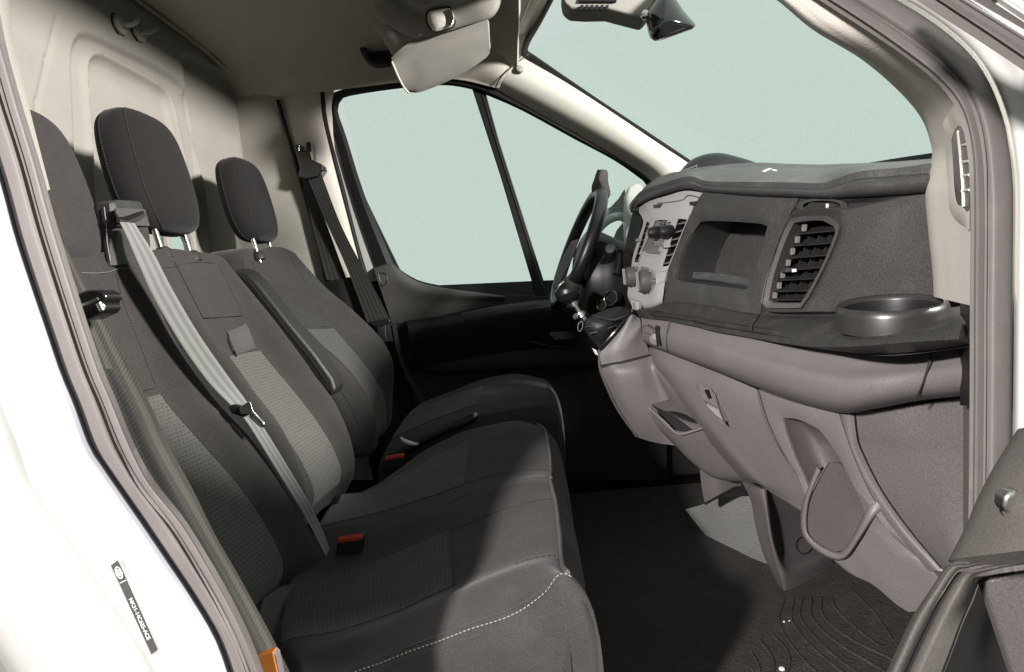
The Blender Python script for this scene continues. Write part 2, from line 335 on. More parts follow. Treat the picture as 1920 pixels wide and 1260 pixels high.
for a, b in zip(seam[:-1], seam[1:]):
    e = b - a; t = np.clip(((Q - a) @ e) / (e @ e), 0, 1); h -= .004 * np.exp(-(np.linalg.norm(Q - (a + t[:, None] * e), axis=1) / .006) ** 2)
G = np.stack([(BX + h).reshape(YY.shape), YY, ZZ], 2)
hc = WX(338, 458, BX)[1:]; hy, hz = .068, .062
V = G.reshape(-1, 3); keep = lambda i, j: ((yy[j] - hc[0]) / hy) ** 2 + ((zz[i] - hc[1]) / hz) ** 2 > 1
Fc = [(i * ny + j, i * ny + j + 1, (i + 1) * ny + j + 1, (i + 1) * ny + j) for i in range(nz_ - 1) for j in range(ny - 1) if keep(i, j) and keep(i + 1, j + 1)]
bk = mesh('bulkhead', V, Fc, M['bulk'], None, None, 60); tag(bk, 'beige bulkhead wall with pressed panels behind the seats', 'wall', kind='structure')
ang = np.linspace(0, 2 * math.pi, 49)[:-1]
prism('shade_panel', [(-1.115, .7, .0), (-1.115, 2.45, .0), (-1.115, 2.45, .5), (-1.115, .7, .5)], (-.01, 0, 0), M['rubber_dk'], bk, 0)  # black sheet added to stand in for shade low on the bulkhead
tube('window_rim', [(BX + .0, hc[0] + (hy + .004) * math.cos(a), hc[1] + (hz + .004) * math.sin(a)) for a in ang], .012, M['bulk'], bk, 8, True)
loft('window_pane', [[(BX - .01 - k, hc[0] + (hy + .004) * math.cos(a), hc[1] + (hz + .004) * math.sin(a)) for a in ang] for k in (0, .004)], M['glass'], bk)
# ---- roof lining and headers
Zc = 1.80
def ceil_rows():
    xs = [-1.18, -.8, -.45, -.25, -.12, -.03]; zx = [Zc, Zc, Zc - .002, Zc - .01, Zc - .035, Zc - .075]
    ys = [.66, .95, 1.5, 2.1, 2.26, 2.36, 2.42, 2.455]; dz = [-.02, 0, .012, 0, -.008, -.03, -.06, -.10]
    return [[(x + .05 * math.sin(min(1, max(0, (y - .6) / 1.85)) * math.pi) * (k / 5) ** 3, y, zx[k] + d * (1 - .3 * (k > 3))) for y, d in zip(ys, dz)] for k, x in enumerate(xs)]
rf = patch('roof_lining', ceil_rows(), M['liner'], None, .02, 8, 6); tag(rf, 'beige fabric roof lining above the cab', 'ceiling', kind='structure')
# seam where the lining meets the bulkhead, and side header trim
tube('edge_trim', [(-1.12, y, Zc - .004 - (.012 if y > 2.2 else 0)) for y in np.linspace(.6, 2.34, 20)], .006, M['liner'], rf, 6)
hd = patch('side_header', [[W(467, 112, 2.36), W(476, 150, 2.41), W(486, 187, 2.45)], [W(560, 118, 2.37), W(565, 150, 2.41), W(570, 176, 2.455)], [W(660, 108, 2.38), W(664, 138, 2.42), W(668, 163, 2.455)], [W(770, 95, 2.385), W(772, 122, 2.42), W(774, 149, 2.455)], [W(860, 98, 2.39), W(860, 125, 2.425), W(858, 149, 2.455)], [W(925, 112, 2.40), W(928, 140, 2.43), W(931, 165, 2.455)]], M['liner'], rf, .01)
# far body side behind the driver seat
fwl = prism('firewall', [(1.02, .6, 0), (1.02, 2.58, 0), (1.02, 2.58, 1.0), (1.02, .6, .9)], (.02, 0, 0), M['rubber_dk'], None, 0); tag(fwl, 'dark firewall added behind the dashboard to block lamp light', 'wall', kind='structure')  # unseen panel added to stop the front lamp leaking under the dash
ow = prism('outer_wall', [(-1.2, 2.56, 0), (-1.2, 2.56, 1.85), (-.92, 2.56, 1.85), (-.58, 2.56, .9), (.75, 2.56, .82), (1.3, 2.56, .82), (1.3, 2.56, 0)], (0, .02, 0), M['card'], None, 0); tag(ow, 'dark body side behind the driver door', 'wall', kind='structure')

sw = patch('side_wall', [[W(420, 92, 2.44), W(450, 330, 2.45), W(480, 560, 2.45), W(520, 900, 2.45)], [W(490, 130, 2.44), W(530, 330, 2.45), W(575, 530, 2.45), W(640, 900, 2.45)], [W(524, 150, 2.46), W(560, 330, 2.46), W(612, 525, 2.46), W(700, 900, 2.46)]], M['bulk'], None, .02)
tag(sw, 'beige side wall panel behind the driver seat', 'wall', kind='structure')
bp = thing('driver_side_pillar', 'grey beige pillar trim behind the driver door window', 'pillar', W(640, 700, 2.46))
patch('pillar_trim', [[W(514, 158, 2.475), W(560, 330, 2.455), W(612, 525, 2.455), W(700, 860, 2.455)], [W(532, 156, 2.465), W(580, 330, 2.435), W(632, 520, 2.435), W(715, 860, 2.435)], [W(580, 150, 2.465), W(608, 300, 2.44), W(662, 510, 2.44), W(740, 860, 2.44)], [W(626, 144, 2.475), W(628, 280, 2.47), W(680, 505, 2.46), W(760, 860, 2.46)]], M['beige'], bp, .012)
tube('pillar_seam', [W(521, 188, 2.448), W(545, 270, 2.445), W(562, 335, 2.445), W(590, 430, 2.445), W(613, 528, 2.445)], .0075, M['rubber_dk'], bp, 6, n=30)
patch('lower_trim', [[W(612, 528, 2.42), W(640, 640, 2.42), W(700, 860, 2.42)], [W(640, 522, 2.41), W(668, 640, 2.41), W(725, 860, 2.41)], [W(682, 516, 2.43), W(712, 640, 2.43), W(765, 860, 2.43)]], M['card'], bp, .02)
# ---- windscreen pillar on the driver side
ap = thing('windscreen_pillar', 'pale beige windscreen pillar trim on the driver side', 'pillar', W(1255, 335, 2.44))
rows = [[(929, 166, 2.47), (938, 146, 2.43), (958, 128, 2.42), (983, 108, 2.46)], [(1003, 208, 2.47), (1018, 186, 2.42), (1042, 166, 2.41), (1066, 156, 2.46)], [(1101, 262, 2.47), (1116, 240, 2.42), (1140, 220, 2.41), (1166, 222, 2.46)], [(1175, 306, 2.47), (1190, 288, 2.42), (1214, 272, 2.41), (1238, 271, 2.46)], [(1222, 340, 2.47), (1240, 325, 2.42), (1266, 312, 2.41), (1300, 312, 2.46)], [(1250, 380, 2.47), (1270, 370, 2.43), (1300, 360, 2.43), (1340, 350, 2.46)]]
patch('pillar_trim', [[W(*p) for p in r] for r in rows], M['beige'], ap, .008)
tube('seam', [W(929, 164, 2.445), W(939, 145, 2.415), W(958, 127, 2.405), W(984, 107, 2.44)], .002, M['shelf'], ap, 6, n=20)
lathe('screw_cap', W(975, 128, 2.405), (0.3, -1, .4), [(.001, .004), (.012, .003), (.015, 0), (.015, -.01)], M['visor'], ap)
for k, rr in enumerate((.010, .016, .022)):
    c = W(1262, 333, 2.40); tube('speaker_ring', [c + rr * np.array((math.cos(a), 0, math.sin(a))) for a in ang], .0012, M['visor'], ap, 5, True)
# ---- windscreen
ws = thing('windscreen', 'large clear windscreen with black edge above the dashboard', 'windscreen', W(1500, 320, 1.3))
wl = [W(986, 96, 2.47), W(1066, 156, 2.47), W(1166, 222, 2.47), W(1240, 271, 2.47), W(1310, 316, 2.47), W(1360, 350, 2.47), W(1440, 410, 2.47)]
wr = [W(1440, -10, .72), W(1530, 60, .74), W(1622, 116, .78), W(1695, 180, .84), W(1740, 245, .92), W(1760, 310, 1.0), W(1790, 400, 1.1)]
rows = []
for a, b in zip(wl, wr):
    rows.append([a * (1 - s) + b * s + np.array((.30 * math.sin(math.pi * s), 0, .10 * math.sin(math.pi * s))) for s in (0, .2, .4, .6, .8, 1)])
Gw = surf(rows, 5, 5); slab('pane', Gw, .004, M['glass'], ws)
tube('edge_band', [W(1036, -8, 2.02), W(1010, 42, 2.2), W(986, 82, 2.38), W(984, 100, 2.455), W(1002, 112, 2.46), W(1066, 153, 2.46), W(1166, 219, 2.46), W(1240, 268, 2.46), W(1300, 308, 2.46)], [.010, .010, .012, .016, .010, .007, .007, .007, .007], M['rubber_dk'], ws, 8, n=70)
# ================================================================== NEAR DOOR OPENING
YN = .62
sl_L = [(-20, 260), (8, 350), (32, 440), (63, 535), (89, 611), (117, 694), (143, 757), (171, 834), (200, 879), (256, 960), (315, 1047), (364, 1120), (409, 1197), (440, 1285)]
sl_R = [(72, 300), (92, 375), (111, 440), (140, 535), (162, 605), (190, 688), (219, 757), (251, 834), (287, 907), (350, 984), (402, 1071), (444, 1151), (479, 1232), (500, 1290)]
sl_L = [(-150, -360), (-130, -200), (-95, -40), (-75, 90)] + [(-48, 180)] + sl_L; sl_R = [(-78, -360), (-60, -200), (-25, -40), (12, 90), (42, 200)] + sl_R
fr = [0, .06, .22, .42, .52, .60, .74, .9, 1]; dy = [-.004, -.010, -.015, -.017, -.0145, -.0115, -.0135, -.011, .03]
def seal_grid(Lp, Rp, Y, n=70):
    a = resample(cr1(Lp, 6), n); b = resample(cr1(Rp, 6), n)
    return np.array([[W(*(a[i] * (1 - f) + b[i] * f), Y + d) for f, d in zip(fr, dy)] for i in range(n)])
def fine(G, k=4): return cr1(G.transpose(1, 0, 2), k).transpose(1, 0, 2)
seal1 = slab('door_seal', fine(seal_grid(sl_L, sl_R, YN, 90)), .01, M['rubber'], None, 70)
tag(seal1, 'dusty grey rubber door seal beside the seat belt', 'door seal', 'rubber seals of the door opening')
ar_L = [(-70, -340), (60, -380), (300, -390), (600, -370), (900, -310), (1150, -210), (1330, -120), (1440, -60), (1540, 0), (1626, 56), (1697, 107), (1748, 147), (1788, 190), (1809, 239), (1819, 305), (1820, 380), (1820, 457), (1819, 589), (1819, 700), (1818, 860), (1816, 1010), (1812, 1300)]
ar_R = [(-120, -420), (20, -460), (300, -470), (620, -450), (950, -390), (1240, -270), (1470, -140), (1590, -55), (1682, 0), (1748, 41), (1809, 91), (1850, 145), (1880, 218), (1893, 284), (1899, 340), (1900, 400), (1899, 480), (1898, 600), (1897, 700), (1895, 860), (1893, 1010), (1890, 1300)]
seal2 = slab('door_seal', fine(seal_grid(ar_R, ar_L, .66, 150)), .01, M['rubber'], None, 70)
tag(seal2, 'dusty grey rubber door seal curving beside the pale air vent', 'door seal', 'rubber seals of the door opening')
# pale trim strip between seal and bulkhead, coloured for the seal's lit edge
tr = patch('pillar_edge_trim', [[W(-8, -20, .70), W(14, -20, .72)], [W(12, 85, .70), W(26, 80, .72)], [W(40, 195, .70), W(52, 190, .72)], [W(64, 290, .70), W(76, 285, .72)], [W(85, 360, .70), W(94, 355, .72)]], M['bulk'], None, .01)
tag(tr, 'pale beige trim strip standing for the lit edge of the upper left door seal', 'trim')
# white body beside the seats
bd = thing('door_pillar', 'white painted door pillar with a dark sticker beside the seats', 'pillar', W(150, 1150, .6))
a = resample(cr1(sl_L, 6), 60); rows = []
for i in range(0, 60):
    x, y = a[i]
    rows.append([W(x + 3, y, .635), W(x - 9, y + 4, .615), W(x - 18, y + 7, .60), W(x - 60, y + 20, .598), W(x - 105, y + 34, .585), W(x - 150, y + 48, .575), W(x - 190, y + 60, .555), W(x - 330, y + 105, .555), W(x - 365, y + 116, .60)])
Gb = cr1(np.array(rows).transpose(1, 0, 2), 4).transpose(1, 0, 2)
slab('body_panel', Gb, .012, M['white'], bd, 70)
slab('edge_strip', np.array([[W(x + 4, y - 1, .618), W(x - 14, y + 5, .596)] for x, y in a]), .006, M['edge'], bd)
patch('rear_panel', [[W(-120, 640, .72), W(20, 760, .72)], [W(-60, 1000, .72), W(80, 1000, .70)], [W(-2, 1176, .72), W(130, 1130, .70)], [W(36, 1268, .72), W(200, 1268, .70)]], M['white'], bd, .02)
tube('rear_edge', [W(-14, 1140, .715), W(-2, 1176, .715), W(15, 1215, .715), W(38, 1275, .715)], .005, M['rubber'], bd, 8)
# unseen van side round the door opening and wing, added against ambient light
nw = [W(x - 60, y, .66) for x, y in sl_L[1::2]]
prism('rear_side_wall', [np.array((-1.25, .66, 1.85)), np.array((-.80, .66, 1.85))] + nw + [np.array((-.40, .66, -.15)), np.array((-1.25, .66, -.15))], (0, .02, 0), M['white'], bd, 0)
prism('roof_side', [(-.80, .64, 1.52), (.45, .64, 1.52), (.45, .64, 1.85), (-.80, .64, 1.85)], (0, .02, 0), M['white'], bd, 0)
prism('front_wing', [(.56, .74, -.2), (1.4, .74, -.2), (1.4, .74, .90), (.56, .74, .93)], (0, .02, 0), M['white'], bd, 0)
prism('sill', [(-.40, .58, -.25), (.56, .60, -.25), (.56, .60, -.02), (-.40, .58, -.02)], (0, .02, 0), M['white'], bd, 0)
# sticker: lies on the panel
sk = np.array([onsurf(Gb, 208, 1060, .002), onsurf(Gb, 221, 1050, .002), onsurf(Gb, 296, 1218, .002), onsurf(Gb, 284, 1228, .002)])
st = slab('sticker', np.array([[sk[0] + (sk[3] - sk[0]) * s, sk[1] + (sk[2] - sk[1]) * s] for s in np.linspace(0, 1, 8)]), .0012, M['sticker'], bd)
ex = (sk[3] - sk[0]); exn = ex / np.linalg.norm(ex); wd = sk[1] - sk[0]; ey = wd - exn * wd.dot(exn); eyn = ey / np.linalg.norm(ey); en = np.cross(exn, eyn)
if en[1] > 0: en = -en
def flat_ring(name, c, a1, a2, th, m, parent):
    aa = np.linspace(0, 2 * math.pi, 33)[:-1]
    tube(name, [c + exn * a1 * math.cos(q) + eyn * a2 * math.sin(q) for q in aa], th, m, parent, 5, True)
mid = sk[0] + ey / 2
cv = bpy.data.curves.new('lettering', 'FONT'); cv.body = 'NK31-14C625-ACE'; cv.size = 1; cv.offset = .012
tmp = bpy.data.objects.new('tmp', cv); COL.objects.link(tmp); dg = bpy.context.evaluated_depsgraph_get(); me = bpy.data.meshes.new_from_object(tmp.evaluated_get(dg)); bpy.data.objects.remove(tmp)
co = np.zeros(len(me.vertices) * 3); me.vertices.foreach_get('co', co); co = co.reshape(-1, 3); tw = co[:, 0].max(); Ls = np.linalg.norm(ex)
p0 = mid + exn * Ls * .39; out = np.array([p0 + exn * (c[0] / tw * Ls * .46) + eyn * (c[1] - .35) * np.linalg.norm(ey) * .62 + en * .0008 for c in co])
# reading direction runs down the strip, letter tops face right
me.vertices.foreach_set('co', out.ravel()); me.update(); link('lettering', me, M['print'], st)
oc = mid + exn * Ls * .105 + en * .0008
flat_ring('logo_oval', oc, Ls * .062, np.linalg.norm(ey) * .30, .0006, M['print'], st)
tube('logo_script', [oc + exn * Ls * .04 * q + eyn * np.linalg.norm(ey) * .1 * math.sin(q * 9) for q in np.linspace(-1, 1, 24)], .0006, M['print'], st, 5)
tube('divider_line', [mid + exn * Ls * .205 + eyn * np.linalg.norm(ey) * s + en * .0005 for s in (-.42, .42)], .0004, M['print'], st, 5)
# white body around the windscreen pillar (near side)
br = thing('body_side', 'white painted door frame curving round the windscreen pillar', 'door frame', W(1910, 900, .6))
a = resample(cr1(ar_R, 6), 140); nrm = np.gradient(a, axis=0); nrm /= np.linalg.norm(nrm, axis=1, keepdims=True); nv = np.stack([nrm[:, 1], -nrm[:, 0]], 1)
rows = []
for i in range(140):
    rows.append([W(*(a[i] + nv[i] * o), y_) for o, y_ in ((-4, .69), (4, .66), (14, .645), (40, .635), (75, .62), (120, .62), (200, .66))])
slab('body_panel', cr1(np.array(rows).transpose(1, 0, 2), 4).transpose(1, 0, 2), .012, M['white'], br, 70)
# opened door: upper window frame seal seen at the corner
df_L = [(1600, -100), (1748, 0), (1824, 51), (1920, 117), (2060, 215)]; df_R = [(1700, -90), (1852, 0), (1925, 42), (1990, 82), (2120, 170)]
seal3 = slab('door_seal', fine(seal_grid(df_R, df_L, .50, 40)), .01, M['rubber'], None, 70)
tag(seal3, 'grey rubber seal of the opened door in the upper right corner', 'door seal', 'rubber seals of the door opening')
fr2 = patch('opened_door_frame', [[W(1848, -6, .512), W(1868, -10, .50), W(1884, -14, .52)], [W(1915, 40, .512), W(1935, 34, .50), W(1950, 26, .52)], [W(2060, 135, .512), W(2080, 126, .50), W(2096, 116, .52)]], M['white'], None, .012)
tag(fr2, 'white window frame edge of the opened door, upper right corner', 'door frame')
# near windscreen pillar trim with vent
pt = thing('pillar_trim', 'pale beige windscreen pillar trim with air vent, beside the dashboard', 'pillar trim', W(1780, 560, .8))
inn = [(1150, -190, .70), (1330, -80, .71), (1448, -6, .72), (1524, 56, .74), (1616, 112, .78), (1687, 173, .84), (1728, 223, .90), (1745, 269, .94), (1747, 297, .96), (1738, 335, .97), (1732, 362, .975), (1738, 432, .965), (1746, 500, .95), (1749, 556, .95)]
ot = [(1240, -180, .67), (1430, -72, .67), (1545, -6, .67), (1630, 56, .67), (1702, 107, .67), (1752, 150, .67), (1790, 192, .67), (1812, 245, .67), (1821, 290, .67), (1823, 335, .67), (1823, 370, .67), (1824, 432, .67), (1824, 500, .67), (1824, 574, .67)]
rows = []
for a_, b_ in zip(inn, ot):
    q = [np.array(a_) * (1 - s) + np.array(b_) * s for s in (0, .08, .35, .7, 1)]; q[1][2] -= .035; q[2][2] -= .03; q[3][2] -= .012
    q[0][2] += .02; rows.append([W(*p) for p in q])
Gp = surf(rows, 8, 10); slab('trim_panel', Gp, .008, M['beige'], pt)
def pv(x, y, d=0): return onsurf(Gp, min(x, 1818), y, d + .004)
vo = [(1768, 232), (1778, 212), (1802, 196), (1818, 240), (1822, 420), (1808, 424), (1782, 398), (1777, 340)]
vi_ = [(1784, 262), (1790, 246), (1799, 234), (1808, 250), (1816, 290), (1818, 392), (1806, 388), (1792, 372)]
lo = lambda pts, d: [pv(x, y, d) for x, y in resample(cr1(pts + [pts[0]], 5), 49)[:-1]]
vt = loft('vent_surround', [lo(vo, -.004), lo(vo, .002), lo(vi_, .005), lo(vi_, .001)], M['beige'], pt, False, False)
loft('vent_back', [lo(vi_, .002), lo(vi_, -.002)], M['dashlow'], vt)
tube('vent_bar', [pv(1797, 246, .008), pv(1802, 300, .008), pv(1806, 350, .008), pv(1807, 388, .008)], .0018, M['beige'], vt, 8)
for y in (272, 304, 330, 358): tube('vent_fin', [pv(1803, y, .004), pv(1818, y - 2, .004)], .0015, M['beige'], vt, 6)
# ================================================================== OPENED PASSENGER DOOR (lower right)
pd = thing('passenger_door', 'opened grey passenger door with deep pocket, lower right corner', 'door', W(1850, 1250, .4))
e = [(1908, 806), (1862, 879), (1831, 940), (1812, 986), (1778, 1052), (1748, 1098), (1713, 1151), (1664, 1254), (1640, 1310)]
rows = [[W(x - 1, y, .56), W(x + 6, y - 3, .525), W(x + 40, y - 8, .50), W(x + 110, y - 16, .47), W(x + 220, y - 30, .44)] for x, y in e[:5]]
patch('top_moulding', rows, M['doorgrey'], pd, .02)
pr = [((2010, 1018), (2012, 1028), (2020, 1042)), ((1930, 1034), (1932, 1046), (1942, 1058)), ((1860, 1046), (1866, 1057), (1888, 1068)), ((1806, 1055), (1820, 1066), (1852, 1078)), ((1776, 1060), (1800, 1074), (1832, 1088)), ((1748, 1100), (1776, 1108), (1819, 1122)), ((1713, 1152), (1751, 1155), (1800, 1164)), ((1686, 1208), (1724, 1210), (1782, 1212)), ((1664, 1256), (1704, 1254), (1764, 1258)), ((1642, 1304), (1684, 1302), (1742, 1306))]
rows = []
for k, (o_, g_, n_) in enumerate(pr):
    o_, g_, n_ = map(np.array, (o_, g_, n_)); Yb = np.interp(k, [0, 3, 4, 9], [.47, .505, .515, .515]); f = .4 if k < 4 else 1
    rows.append([W(*o_, Yb + .035 * f), W(*(o_ * .8 + g_ * .2), Yb + .006), W(*(o_ * .45 + g_ * .55), Yb), W(*(o_ * .12 + g_ * .88), Yb + .004), W(*g_, Yb + .012), W(*(g_ * .9 + n_ * .1), Yb + .002), W(*(g_ * .55 + n_ * .45), Yb - .006), W(*(g_ * .15 + n_ * .85), Yb + .0), W(*n_, Yb + .02), W(*(n_ + (6, 4)), Yb + .07)])
patch('pocket_rim', rows, M['doorgrey'], pd, .006, 6, 5, 75)
tube('pocket_groove', [W(*g_, .522 if k > 3 else np.interp(k, [0, 3], [.478, .512])) for k, (o_, g_, n_) in enumerate(pr)], .0028, M['rubber_dk'], pd, 6, n=60)
patch('pocket_wall', [[W(1822, 1080, .585), W(1870, 1070, .60), W(1980, 1050, .60)], [W(1785, 1190, .595), W(1870, 1180, .62), W(1990, 1170, .60)], [W(1740, 1300, .595), W(1860, 1290, .62), W(2000, 1290, .60)]], M['black'], pd, .01)
prism('pocket_divider', [W(1842, 1092, .55), W(1960, 1062, .53), W(2020, 1290, .51), W(1908, 1290, .565)], (0, .01, 0), M['dashmid'], pd, .003)
hb = loft('handle_recess', [[W(1899 + rx * math.cos(q) * (1.0), 953 + ry * math.sin(q), .492 + d) for q in ang] for rx, ry, d in ((27, 24, .004), (24, 21, -.006), (21, 18, .0), (19, 16, .012))], M['black'], pd, False, True)
prism('handle_lever', ppoly([(1886, 930), (1902, 920), (1940, 921), (1940, 962), (1890, 966), (1884, 950)], .482), (0, .014, 0), M['steel'], pd, .006, 3)
# ================================================================== COAT HOOKS
for k, (x, y) in enumerate(((222, 46), (257, 60))):
    hk = thing('coat_hook', ['grey coat hook on the bulkhead, the one farther from the driver', 'grey coat hook on the bulkhead, the one nearer the driver'][k], 'coat hook', WX(x, y, BX), 'coat hooks high on the bulkhead')
    c = WX(x, y, BX - .0); lathe('base', c, (1, 0, 0), [(.030, 0), (.029, .010), (.022, .016), (.001, .018)], M['bulk'], hk, 24)
    tube('peg', [c + (0.012, -.006, -.004), c + (.035, -.002, -.006), c + (.05, .006, .004), c + (.052, .012, .016)], [.009, .008, .007, .008], M['visor'], hk, 10, n=20)
    tube('rim', [c + (.004, .031 * math.cos(q), .031 * math.sin(q)) for q in np.linspace(2.4, 4.4, 16)], .0022, M['black'], hk, 6)
# ================================================================== DRIVER DOOR (far side)
dd = thing('van_door', 'closed driver door with black framed window and dark door card', 'door', W(900, 900, 2.5))
YG = 2.53
gl_in = [(737, 493), (684, 366), (649, 255), (634, 212), (637, 192), (656, 180), (757, 165), (836, 160), (885, 168), (909, 177), (978, 207), (1077, 261), (1150, 300), (1200, 335), (1214, 352), (1216, 420), (1214, 560), (1100, 560), (1000, 554), (950, 551), (900, 545), (850, 539), (800, 530), (775, 521), (750, 505)]
gl_out = [(712, 520), (668, 395), (628, 262), (612, 215), (616, 187), (636, 169), (752, 147), (836, 143), (890, 152), (925, 162), (995, 198), (1095, 252), (1170, 294), (1224, 326), (1242, 352), (1246, 420), (1246, 600), (1100, 600), (1000, 590), (950, 585), (900, 580), (850, 572), (800, 560), (765, 552), (735, 540)]
def loopY(pts, Y, n=120): return [W(x, y, Y) for x, y in resample(cr1(pts + [pts[0]], 3), n + 1)[:-1]]
loft('window_frame', [loopY(gl_out, 2.52), loopY(gl_out, 2.475), loopY([((a + 2 * c) / 3, (b + 2 * d) / 3) for (a, b), (c, d) in zip(gl_out, gl_in)], 2.47), loopY(gl_in, 2.49), loopY(gl_in, 2.53)], M['rubber_dk'], dd, False, False, 30)
# second thin seal line between pillar and white metal, and the white metal itself
tube('outer_seal', [W(604, 160, 2.475), W(606, 190, 2.466), W(609, 220, 2.462), W(618, 262, 2.462), (W(640, 345, 2.462)), W(667, 452, 2.462), W(690, 530, 2.462)], .009, M['rubber_dk'], dd, 8, n=30)
patch('door_metal', [[W(622, 255, 2.485), W(640, 262, 2.485)], [W(645, 360, 2.485), W(672, 352, 2.485)], [W(672, 460, 2.485), W(712, 455, 2.485)], [W(688, 530, 2.485), W(735, 520, 2.485)]], M['white'], dd, .008)
tube('metal_crease', [W(664, 335, 2.48), W(694, 430, 2.48), W(716, 498, 2.48)], .004, M['white'], dd, 6, n=16)
wp = prism('window_pane', [W(x, y, YG) for x, y in [(640, 180), (884, 160), (1010, 575), (735, 550)]], (0, .004, 0), M['glass'], dd, 0)
prism('quarter_pane', [W(x, y, YG) for x, y in [(900, 168), (1000, 205), (1220, 335), (1230, 585), (1020, 575)]], (0, .004, 0), M['glass'], dd, 0)
dv = prism('divider_bar', [W(x, y, 2.49) for x, y in [(883, 160), (909, 168), (935, 262), (1020, 528), (1026, 585), (1008, 585), (1003, 548), (938, 330)]], (0, .035, 0), M['rubber_dk'], dd, .004)
tube('divider_groove', [W(905, 178, 2.488), W(932, 270, 2.488), W(1017, 535, 2.488)], .0025, M['slat'], dd, 6, n=20)
# upper trim of the door card
top = [(700, 502), (724, 495), (738, 497), (752, 508), (776, 524), (802, 533), (852, 542), (902, 548), (952, 554), (1010, 558), (1110, 566), (1230, 575)]
bot = [(735, 606), (745, 606), (758, 604), (775, 602), (800, 598), (825, 592), (860, 585), (900, 578), (945, 570), (1010, 572), (1110, 580), (1230, 590)]
rows = [[W(x, y, 2.50), W(x + 1, y + 3, 2.455), W(x * .75 + u * .25, y * .75 + v * .25, 2.44), W(x * .4 + u * .6, y * .4 + v * .6, 2.455), W(u, v, 2.46)] for (x, y), (u, v) in zip(top, bot)]
patch('upper_trim', rows, M['cardup'], dd, .01)
tube('speaker_outline', [W(709, 512, 2.442), W(722, 513, 2.44), W(726, 527, 2.438), W(719, 536, 2.438), W(713, 528, 2.44), W(709, 512, 2.442)], .0012, M['black'], dd, 5, n=30)
led = [(760, 602), (800, 596), (850, 588), (900, 577), (945, 570), (1012, 563), (1110, 562), (1230, 565)]
patch('armrest', [[W(x, y, 2.46), W(x + 3, y + 5, 2.40), W(x + 5, y + 13, 2.37), W(x + 6, y + 24, 2.365), W(x + 7, y + 60, 2.40), W(x + 8, y + 95, 2.45)] for x, y in led], M['card'], dd, .01)
patch('ledge_strip', [[W(x + 14, y - 1, 2.412), W(x + 16, y + 6, 2.388), W(x + 17, y + 13, 2.366)] for x, y in led[2:]], M['cardup'], dd, .004)
prism('pull_recess', [W(x, y, 2.44) for x, y in [(950, 552), (1030, 556), (1030, 567), (942, 570)]], (0, .01, 0), M['black'], dd, .002)
patch('lower_card', [[W(735, 606, 2.46), W(840, 600, 2.46), W(1000, 600, 2.46), W(1250, 600, 2.46)], [W(760, 690, 2.45), W(850, 692, 2.44), W(1000, 684, 2.44), W(1250, 672, 2.44)], [W(770, 705, 2.47), W(852, 705, 2.48), W(1000, 700, 2.48), W(1250, 690, 2.48)], [W(800, 900, 2.48), W(900, 900, 2.48), W(1000, 900, 2.48), W(1250, 900, 2.48)]], M['card'], dd, .01)
tube('map_pocket_edge', [W(825, 660, 2.43), W(880, 648, 2.425), W(960, 636, 2.425), W(1040, 650, 2.425), W(1110, 655, 2.43)], .006, M['black'], dd, 8, n=30)
prism('door_handle', ppoly([(1028, 628), (1040, 612), (1075, 606), (1100, 610), (1095, 634), (1040, 640)], 2.40), (0, .02, 0), M['gloss'], dd, .006, 3)
# wing mirror beyond the quarter glass
wm = thing('wing_mirror', 'white wing mirror seen through the quarter window behind the steering wheel', 'wing mirror', W(1150, 470, 2.8))
tube('arm', [W(1100, 466, 2.78), W(1116, 438, 2.78), W(1138, 414, 2.78), W(1165, 406, 2.78), W(1180, 425, 2.78), W(1176, 460, 2.78), W(1150, 474, 2.78), W(1118, 476, 2.78)], .019, M['white'], wm, 12, n=50)
prism('housing', ppoly([(1172, 368), (1178, 350), (1192, 342), (1206, 346), (1212, 372), (1212, 450), (1196, 474), (1176, 474), (1171, 440)], 2.72), (0, .07, 0), M['white'], wm, .02, 4)
prism('mirror_glass', ppoly([(1131, 394), (1145, 388), (1160, 372), (1172, 352), (1174, 404), (1150, 410), (1124, 426), (1128, 405)], 2.80), (0, .008, 0), mat('mirror dark reflection', (.16, .19, .19), .25, .5, var=.4, vscale=30), wm, .002)  # dark reflection painted into the colour of both glasses
prism('lower_glass', ppoly([(1147, 455), (1156, 432), (1172, 412), (1174, 462)], 2.81), (0, .008, 0), mat('mirror dark reflection lower', (.16, .19, .19), .25, .5, var=.4, vscale=30), wm, .002)
# ================================================================== OVERHEAD
oc_ = thing('overhead_console', 'grey beige overhead console with clear reading lamp', 'console', W(820, 40, 2.05))
low = [(690, -12, 2.03), (702, 22, 2.03), (713, 38, 2.03), (748, 62, 2.03), (773, 73, 2.02), (790, 75, 2.01), (817, 68, 2.0), (869, 53, 1.98), (913, 38, 1.96), (932, 21, 1.95), (942, -8, 1.94)]
rows = []
for x, y, Y in low:
    c = np.array((815, -60)); v = c - np.array((x, y))
    rows.append([W(x, y, Y + .06), W(x, y, Y + .015), W(*(np.array((x, y)) + v * .06), Y - .005), W(*(np.array((x, y)) + v * .25), Y - .015), W(*(np.array((x, y)) + v * .38), Y - .012), W(*(np.array((x, y)) + v * .5), Y - .03), W(*(np.array((x, y)) + v * .8), Y - .04)])
patch('housing', rows, M['visor'], oc_, .008)
lp = [(797, 28), (803, 19), (835, 12), (848, 15), (855, 30), (853, 48), (842, 55), (818, 62), (808, 58), (800, 44)]
lf = loft('lamp_bezel', [loopY(lp, 2.0, 48), loopY(lp, 1.972, 48), [W(*(np.array((826, 37)) + (np.array(p) - (826, 37)) * .9), 1.970) for p in resample(cr1(lp + [lp[0]], 3), 49)[:-1]]], M['gloss'], oc_, False, False)
cl = np.array((826, 37))
